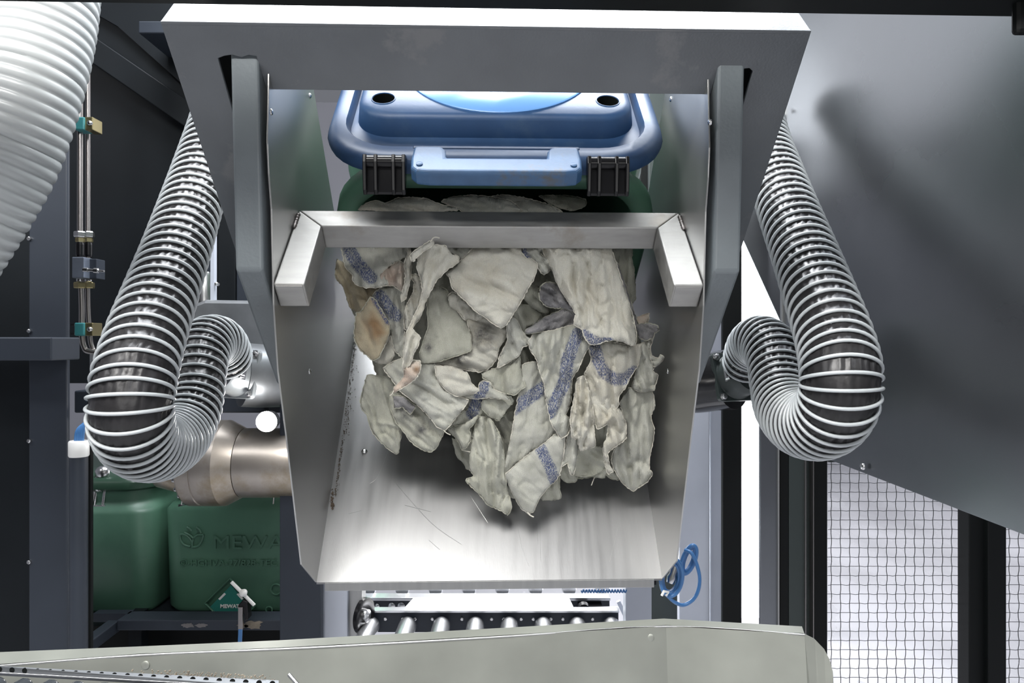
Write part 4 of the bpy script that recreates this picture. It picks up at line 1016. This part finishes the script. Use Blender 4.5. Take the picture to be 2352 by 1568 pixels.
# dark back layers
T_('large shaded towel at the back of the heap on its left side', 'f', [(830,560),(960,560),(1000,700),(990,860),(960,960),(880,900),(840,780),(800,690),(790,600)], -.085, 'g', 80, 40, .008, hem=True)
T_('large shaded towel at the very back in the middle of the heap', 'f', [(950,560),(1200,560),(1230,700),(1220,860),(1160,980),(1040,1000),(960,900),(930,740)], -.09, 'g', 95, 46, .009)
T_('shaded towel at the back of the heap below the right end of the cross bar', 'f', [(1200,565),(1440,565),(1450,700),(1480,820),(1470,960),(1380,1010),(1250,960),(1190,820),(1180,690)], -.09, 'g', 90, 38, .009)
T_('shaded towel low at the back between the two long hanging towels', 'f', [(1020,900),(1260,900),(1300,1000),(1280,1080),(1180,1110),(1130,1060),(1060,1020)], -.03, 'g', 85, 30, .008)
# inside the mouth above the bar
T_('rolled cream towel lying inside the container mouth above the left of the bar', 't1', [(840,945),(890,905),(945,888),(1010,905),(1080,875),(1180,870),(1260,880),(1340,912),(1450,932),(1430,950),(1250,962),(1180,970),(1120,985),(1060,985),(1000,955),(930,945)], .10, 'a', 5, 26, .006, bulge=.02, edge=10)
T_('cream towel inside the container mouth above the middle of the bar', 't1', [(1340,895),(1400,868),(1520,858),(1640,866),(1760,892),(1830,955),(1700,985),(1500,975),(1440,935)], .085, 'b', 8, 22, .007, bulge=.02, edge=10)
T_('creased cream towel inside the mouth above the right half of the bar', 't2', [(70,865),(150,855),(260,870),(380,900),(450,925),(505,965),(380,985),(180,980),(90,930)], .075, 'b', 20, 20, .008, bulge=.02, edge=10)
T_('dim towel scrap deep in the mouth above the right end of the bar', 't2', [(360,862),(520,858),(640,880),(640,925),(560,950),(470,930)], .03, 'g', 10, 20, .006)
# left cluster
T_('brown-grey towel drooping at the far left outline of the heap', 'c2', [(115,185),(100,300),(112,352),(160,400),(212,560),(262,600),(300,640),(400,600),(480,460),(500,400),(330,330),(210,240)], .0, 'o', 60, 30, .008, edge=10)
T_('towel with a short blue stripe hanging behind the rust-stained one', 'c2', [(390,470),(470,405),(560,395),(625,430),(645,560),(640,960),(590,930),(555,880),(545,760),(515,660),(450,590)], .012, 'b', 80, 22, .007, stripes=[([(455,480),(500,540),(540,590),(575,630)], 50)])
T_('small pale towel fold tucked under the rust-stained corner', 'c2', [(390,975),(450,1008),(520,1000),(565,945),(560,880),(535,780),(500,850),(450,930)], .015, 'a', 70, 20, .005)
T_('oil-brown towel corner with a rust-red stain at the left of the heap', 'c2', [(268,600),(255,700),(250,800),(285,885),(345,940),(400,985),(440,960),(480,890),(528,760),(525,680),(480,610),(420,510),(380,480),(340,540),(300,600)], .035, 'o', 60, 60, .004, stripes=[([(415,500),(470,590),(520,670)], 30)], stains=[(400,720,110)], bulge=.02)
T_('towel with a broad blue stripe hanging from under the left end of the bar', 'c2', [(150,40),(400,40),(660,40),(672,90),(668,150),(610,195),(540,235),(480,280),(500,330),(520,385),(440,408),(340,412),(262,385),(235,345),(240,310),(180,250),(160,150)], .03, 'b', 75, 50, .006, stripes=[([(205,40),(220,130),(275,220),(330,280),(380,330)], 52)], bulge=.02, g=(0,-.02))
T_('bunched pinkish towel below the blue-striped corner near the bar', 'c2', [(480,280),(540,232),(610,200),(660,240),(668,330),(640,440),(600,430),(560,395),(510,395),(440,350),(440,310)], .032, 'p', 85, 22, .009, edge=8)
T_('narrow wrung towel twisting down in the left centre of the heap', 'c2', [(655,40),(690,100),(698,200),(694,330),(668,440),(655,500),(620,525),(615,480),(640,400),(652,300),(640,230),(665,150)], .055, 'a', 85, 14, .006, edge=5, bulge=.01)
T_('looped thin towel fold beside the wrung towel', 'c2', [(690,320),(735,302),(770,335),(776,400),(765,510),(735,590),(710,640),(695,735),(648,740),(640,640),(655,560),(690,490),(715,440),(720,370)], .05, 'a', 80, 15, .008, edge=6, creases=[([(730,340),(735,480),(690,600)], 4, -.008)])
T_('big blunt towel corner in the centre left of the heap, greenish shade', 'c2', [(830,430),(900,395),(975,425),(1000,500),(1050,580),(1145,665),(1163,780),(1162,905),(1050,945),(900,995),(775,1000),(765,920),(800,800),(830,720),(820,560)], .025, 'g', 70, 80, .004, g=(0,-.02), bulge=.018, grime=[(830,880,60)])
T_('pleated towel edge showing under the large triangular flap', 'c2', [(985,480),(1020,440),(1110,500),(1250,600),(1262,640),(1215,662),(1170,672),(1112,665),(1085,625),(1050,590),(1000,560)], .03, 'a', 95, 15, .007, edge=6)
T_('speckled whitish towel in the middle of the heap, sprinkled with dark dust', 'c2', [(1130,650),(1262,630),(1340,680),(1400,730),(1452,720),(1440,800),(1390,880),(1360,980),(1300,1050),(1240,1072),(1150,1062),(1010,1030),(890,1005),(1040,950),(1165,905),(1165,780)], .02, 'a', 30, 60, .007, bulge=.022, grime=[(1250,790,120),(1100,960,90)])
T_('towel fold with a curled top edge right of the speckled towel', 'c2', [(1462,660),(1492,640),(1530,670),(1562,740),(1600,800),(1642,800),(1615,860),(1572,872),(1545,940),(1470,990),(1372,1042),(1390,940),(1450,830),(1440,730)], .03, 'b', 60, 34, .007, g=(.01,0))
T_('grey-green towel corner hanging right of the folded white towel', 'c2', [(1250,1080),(1370,1035),(1480,1000),(1545,940),(1562,1050),(1592,1190),(1560,1205),(1512,1250),(1440,1240),(1340,1212),(1330,1160),(1262,1120)], .02, 'g', 92, 42, .005, g=(0,-.01))
T_('slim towel tip hanging at the right of the grey-green corner', 'c2', [(1545,930),(1580,900),(1605,960),(1628,1050),(1600,1070),(1570,1020)], .0, 'g', 80, 20, .004)
T_('towel end with a curled blue band below the folded white towel', 'c2', [(1060,1250),(1210,1225),(1235,1150),(1280,1140),(1320,1155),(1345,1205),(1430,1245),(1468,1290),(1400,1282),(1300,1272),(1200,1282)], .03, 'b', 20, 26, .006, stripes=[([(1270,1140),(1262,1200),(1225,1262)], 42)], edge=7)
T_('small folded white towel lying flat in the centre of the heap', 'c2', [(888,1020),(1010,1028),(1130,1072),(1175,1165),(1232,1212),(1190,1240),(1052,1262),(965,1212),(905,1140),(885,1070)], .045, 'a', 15, 70, .003, bulge=.016, edge=9)
T_('long ragged-edged towel flap hanging vertically left of centre', 'c2', [(745,200),(765,150),(850,80),(960,80),(1012,148),(1066,160),(1070,205),(1035,240),(990,262),(905,345),(860,420),(810,520),(788,590),(765,650),(708,732),(768,800),(748,870),(716,930),(690,1010),(636,1060),(632,960),(640,800),(690,700),(722,620),(762,540),(782,440),(772,340),(742,260)], .085, 'a', 105, 30, .007, edge=7, bulge=.012)
wT = T_('ragged towel tip with a pink stain pointing down at the left', 'c2', [(640,1000),(700,985),(768,985),(772,1050),(742,1115),(690,1160),(610,1205),(555,1240),(560,1190),(635,1110)], .075, 'p', 50, 26, .005, stains=[(740,1050,35)], edge=7)
thread(wT, 'c2', [(560,1215),(548,1240),(530,1255)])
wT = T_('broad pale towel sloping down left to a corner at the lower left centre', 'c2', [(480,1040),(560,985),(650,960),(780,985),(885,1005),(895,1100),(962,1212),(1055,1262),(1146,1290),(1110,1355),(1040,1440),(965,1528),(900,1500),(850,1440),(782,1362),(700,1292),(612,1222),(560,1150)], .038, 'b', 35, 62, .006, g=(0,-.012), bulge=.018)
thread(wT, 'c2', [(950,1525),(975,1548),(1005,1562)])
T_('pale towel patch at the upper centre, under the bar beside the ragged flap', 'c2', [(900,40),(1180,40),(1184,100),(1130,150),(1085,200),(1040,210),(1060,160),(1000,130),(930,90)], .04, 'b', 30, 30, .006)
T_('large triangular cream towel flap hanging from the middle of the bar', 'c2', [(1175,40),(1560,40),(1556,120),(1595,180),(1645,188),(1690,228),(1672,300),(1630,390),(1585,470),(1520,580),(1445,700),(1398,728),(1350,700),(1290,655),(1195,590),(1095,490),(1015,410),(1000,340),(968,300),(1060,240),(1100,180),(1180,100)], .062, 'a', 25, 75, .0055, g=(0,-.012), bulge=.022, creases=[([(1080,300),(1250,290),(1480,330)], 12, .005), ([(1060,390),(1250,410),(1400,430)], 10, -.005), ([(1380,120),(1300,110),(1200,100)], 6, -.008)])
wT = T_('frayed towel horn poking up in front of the bar', 'c2', [(700,205),(690,150),(750,105),(815,62),(850,42),(875,55),(855,90),(800,125),(735,175),(720,205)], .125, 'a', 150, 14, .005, edge=5, bulge=.012)
thread(wT, 'c2', [(850,50),(868,22),(890,15),(918,22)])
# lower left
T_('greenish towel hanging lowest at the left outline of the heap', 'c4', [(205,30),(180,85),(150,200),(150,262),(195,320),(225,430),(300,520),(395,598),(418,590),(435,490),(450,400),(385,330),(365,210),(400,120),(330,50)], .0, 'g', 75, 34, .008, edge=9, creases=[([(270,370),(340,380),(420,395)], 5, .008)])
T_('dark-smudged towel corner hanging second from left at the lower edge', 'c4', [(360,150),(358,260),(395,360),(450,430),(500,500),(560,550),(638,582),(688,552),(730,468),(748,420),(650,330),(560,260),(430,160)], .018, 'g', 40, 48, .006, grime=[(600,400,90),(480,300,80)], g=(0,-.01))
T_('tiny crumpled triangle of towel in the fold at the lower left', 'c4', [(380,180),(460,190),(540,258),(500,318),(450,262),(388,272)], .03, 'd', 30, 22, .005, edge=6)
T_('towel with a dark blue band below the pale central flap', 'c4', [(905,200),(1035,200),(1030,260),(1000,320),(940,362),(880,388),(800,388),(850,320),(910,260)], .012, 'g', 55, 30, .006, stripes=[([(985,190),(965,250),(940,310)], 42)])
wT = T_('thin towel edge dangling left of the long central towel', 'c4', [(775,410),(870,392),(960,332),(995,315),(960,380),(920,420),(940,480),(905,548),(870,566),(845,510),(800,450)], .02, 'g', 60, 26, .007, edge=7)
thread(wT, 'c4', [(868,566),(900,575),(938,582)])
T_('shadowed towel behind the left side of the long central towel', 'c4', [(800,480),(880,540),(940,500),(960,600),(935,700),(900,706),(880,660),(830,610)], -.02, 'g', 70, 28, .006)
T_('pointed grey-green towel corner at the centre above the long hanging towel', 'c4', [(1020,205),(1120,185),(1215,182),(1242,218),(1180,292),(1132,362),(1060,325),(1010,270)], .02, 'g', 50, 36, .005)
T_('dim folded towel behind the right side of the long central towel', 'c4', [(1130,360),(1230,280),(1250,400),(1240,520),(1200,600),(1160,480)], -.01, 'g', 60, 26, .007)
T_('long greenish towel hanging down to the lowest point left of centre', 'c4', [(990,325),(1070,345),(1110,400),(1150,490),(1172,600),(1178,720),(1190,850),(1212,910),(1222,980),(1198,1030),(1150,1000),(1048,955),(1010,900),(900,790),(905,770),(955,752),(922,705),(925,620),(945,480),(965,400)], .02, 'g', 83, 34, .010, g=(0,-.008), creases=[([(1070,360),(1120,550),(1130,850)], 6, .010), ([(1040,360),(1070,600),(1090,850)], 7, -.010)])
T_('hidden towel tip between the two lowest hanging towels', 'c4', [(1185,820),(1240,850),(1262,910),(1210,905)], -.01, 'g', 80, 20, .004, hem=False)
T_('olive towel corner peeking out below right of the blue-striped corner', 'c4', [(1425,880),(1500,800),(1562,750),(1565,830),(1577,905),(1545,922),(1440,925)], -.005, 'g', 85, 30, .004)
wT = T_('long towel with a slanted blue stripe across it, hanging centre right', 'c4', [(1300,-40),(1400,-60),(1445,60),(1470,200),(1500,320),(1540,440),(1490,500),(1440,530),(1350,590),(1262,662),(1176,742),(1178,660),(1200,560),(1228,430),(1248,300),(1275,150)], .02, 'b', 100, 70, .005, stripes=[([(1200,300),(1330,210),(1480,100)], 46)], bulge=.016)
wT = T_('lowest towel corner with a blue stripe on its right side', 'c4', [(1176,742),(1262,662),(1350,592),(1440,530),(1530,455),(1600,470),(1592,600),(1562,750),(1510,810),(1460,860),(1410,930),(1385,1000),(1340,1020),(1290,982),(1250,920),(1215,850)], .032, 'b', 45, 80, .004, stripes=[([(1415,530),(1460,620),(1500,700),(1525,780)], 40)], bulge=.016)
thread(wT, 'c4', [(1335,1010),(1355,1030),(1380,1043)], .0016)
# right cluster
T_('dark hollow towel hanging behind under the right part of the bar', 'c3', [(900,50),(1060,60),(1062,180),(1082,280),(1092,420),(1090,510),(1045,540),(985,400),(930,250)], -.02, 'g', 95, 30, .007)
T_('thin towel fold with a dark seam along the right of the big hanging towel', 'c3', [(925,200),(960,230),(1005,360),(1050,500),(1085,620),(1120,720),(1110,780),(1060,740),(1020,560),(970,380)], .02, 'd', 75, 18, .005, edge=6)
T_('small knotted towel with a blue edge under the middle of the bar', 'c3', [(195,40),(270,50),(370,45),(385,110),(340,140),(400,190),(432,262),(380,310),(330,270),(300,200),(235,185),(195,140)], .05, 'b', 40, 18, .009, stripes=[([(205,60),(205,130),(240,185)], 32)], edge=7, creases=[([(230,110),(330,90),(370,70)], 5, -.010)])
T_('black-stained crumpled towel end left of the big hanging towel', 'c3', [(335,440),(345,400),(380,372),(450,370),(530,415),(580,480),(612,560),(600,605),(540,575),(470,572),(390,558),(340,505)], .045, 'd', 35, 22, .010, grime=[(420,490,150)], edge=9)
T_('shaded towel flap between the triangular flap and the black-stained towel', 'c3', [(205,480),(260,380),(340,420),(345,510),(420,570),(400,610),(345,600),(270,560)], .01, 'g', 40, 30, .007)
T_('grey towel behind the curled edge in the heap centre right', 'c3', [(120,640),(190,540),(290,560),(360,610),(300,690),(230,720),(230,790),(180,740)], .0, 'g', 60, 36, .006)
T_('dirty grey towel edge sweeping right towards the big hanging towel', 'c3', [(225,742),(300,690),(380,640),(470,600),(575,552),(622,600),(660,690),(600,705),(500,738),(350,757),(240,775)], .035, 'd', 150, 26, .008, grime=[(400,660,100)], edge=8)
T_('dark rolled towel scrap sticking out at the right of the heap', 'c3', [(1090,700),(1190,688),(1262,705),(1272,748),(1235,770),(1228,805),(1165,825),(1115,800)], .03, 'd', 25, 18, .009, edge=7, grime=[(1170,740,80)])
T_('pale pink towel tip sticking up at the right of the heap', 'c3', [(1100,640),(1198,606),(1185,690),(1110,705)], .015, 'p', 60, 20, .004)
T_('bunched towel at the right edge of the heap with frayed threads', 'c3', [(1120,860),(1200,815),(1235,790),(1205,870),(1215,950),(1245,1020),(1225,1060),(1268,1100),(1245,1170),(1235,1215),(1130,1232),(1060,1190),(1090,1080)], .02, 'b', 75, 20, .010, edge=8)
wT = T_('ravelled towel strip reaching out over the black gap at the right', 'c3', [(1205,940),(1262,965),(1290,935),(1312,950),(1296,995),(1245,1035),(1215,1010)], .03, 'b', 10, 14, .006, edge=5)
T_('hidden towel filling the lower right behind the striped hanging towels', 'f', [(1300,960),(1420,940),(1490,960),(1480,1080),(1400,1090),(1310,1100),(1280,1060)], -.03, 'g', 85, 30, .008)
T_('right outermost long towel hanging to a rounded corner', 'c4', [(1990,240),(2060,120),(2225,150),(2238,260),(2212,330),(2238,420),(2218,560),(2200,640),(2205,700),(2225,738),(2190,790),(2130,832),(2082,862),(2010,800),(1960,720),(1930,640),(1950,560),(2035,480),(2040,380)], .01, 'b', 88, 40, .010, g=(-.02,-.004), creases=[([(2050,700),(2120,640),(2200,690)], 8, -.008)])
T_('small folded towel ends peeping out under the hem left of the right corner', 'c4', [(1900,700),(1960,720),(1990,780),(1940,775),(1900,752)], -.01, 'g', 40, 18, .004)
T_('towel scrap with loose threads under the hem right of the striped corner', 'c4', [(1560,690),(1640,660),(1690,740),(1680,792),(1610,800),(1575,770)], -.012, 'g', 60, 18, .006)
wT = T_('towel hem scrap below the wide rounded towel mouth', 'c4', [(1780,750),(1900,700),(1885,765),(1812,762)], -.006, 'g', 40, 18, .004)
thread(wT, 'c4', [(1812,760),(1800,790),(1790,818)])
T_('towel with a long blue stripe hanging right of centre, hem curling outwards', 'c3', [(250,830),(300,765),(440,745),(600,700),(690,745),(728,855),(690,940),(640,1050),(595,1120),(585,1300),(545,1410),(590,1440),(560,1560),(500,1590),(420,1450),(388,1280),(372,1150),(340,1080),(312,970),(265,900)], .04, 'b', 100, 44, .009, stripes=[([(640,770),(600,860),(560,970),(545,1080),(530,1160),(480,1260),(420,1390)], 50)], bulge=.018, creases=[([(440,780),(440,1000),(520,1100)], 9, .010), ([(350,860),(400,1000),(460,1200)], 9, -.008)])
T_('striped towel draped like an apron below the big hanging towel', 'c3', [(720,870),(780,850),(900,835),(1060,862),(1140,850),(1130,940),(1105,1030),(1060,1090),(1010,1190),(960,1260),(955,1330),(900,1420),(820,1490),(760,1450),(740,1300),(720,1200),(690,1080),(745,980)], .04, 'a', 80, 50, .008, stripes=[([(775,890),(800,990),(850,1080),(930,1130),(1010,1125),(1080,1070)], 48)], bulge=.022)
T_('inner shadowed towel mouth between the hanging folds at the right', 'c4', [(1640,560),(1700,560),(1820,540),(1900,560),(1912,640),(1900,712),(1780,752),(1660,742),(1632,640)], .0, 'g', 30, 50, .005, bulge=-.008)
T_('long doubled towel fold hanging straight down right of the blue stripe', 'c4', [(1690,60),(1740,40),(1775,150),(1800,260),(1808,400),(1818,535),(1790,552),(1710,575),(1690,500),(1650,470),(1640,330),(1665,200)], .045, 'a', 92, 20, .010, edge=7, creases=[([(1735,70),(1730,300),(1745,540)], 5, -.010)])
T_('outer left fold of the wide towel mouth, hanging from the stripe', 'c4', [(1560,695),(1580,620),(1610,520),(1640,400),(1690,440),(1698,560),(1682,660),(1665,742),(1640,735),(1620,660)], .025, 'b', 95, 24, .006, edge=7)
T_('wavy-edged towel fold curling around right of the towel mouth', 'c4', [(1800,230),(1940,240),(2000,290),(2038,400),(2035,490),(1960,545),(1905,590),(1920,680),(1945,720),(1905,740),(1878,640),(1872,545),(1900,470),(1910,380),(1830,420),(1812,330)], .04, 'a', 75, 26, .010, edge=8, creases=[([(1810,440),(1870,400),(1935,330)], 6, .010)])
T_('big smooth cream towel hanging from the right of the bar, blue at its foot', 'c3', [(372,40),(500,40),(880,40),(905,120),(935,210),(965,310),(1010,430),(1048,560),(1085,700),(1100,800),(1088,862),(1050,865),(1000,840),(930,825),(860,828),(790,858),(722,852),(690,800),(668,735),(605,700),(620,620),(560,520),(500,430),(455,340),(430,250),(372,150)], .065, 'a', 84, 62, .010, stripes=[([(690,790),(780,850),(880,850)], 52)], bulge=.024, creases=[([(600,60),(610,250),(600,400)], 7, -.012), ([(760,60),(740,300),(790,480)], 9, .006), ([(400,60),(460,250),(560,400)], 8, .006)], g=(0,-.008))
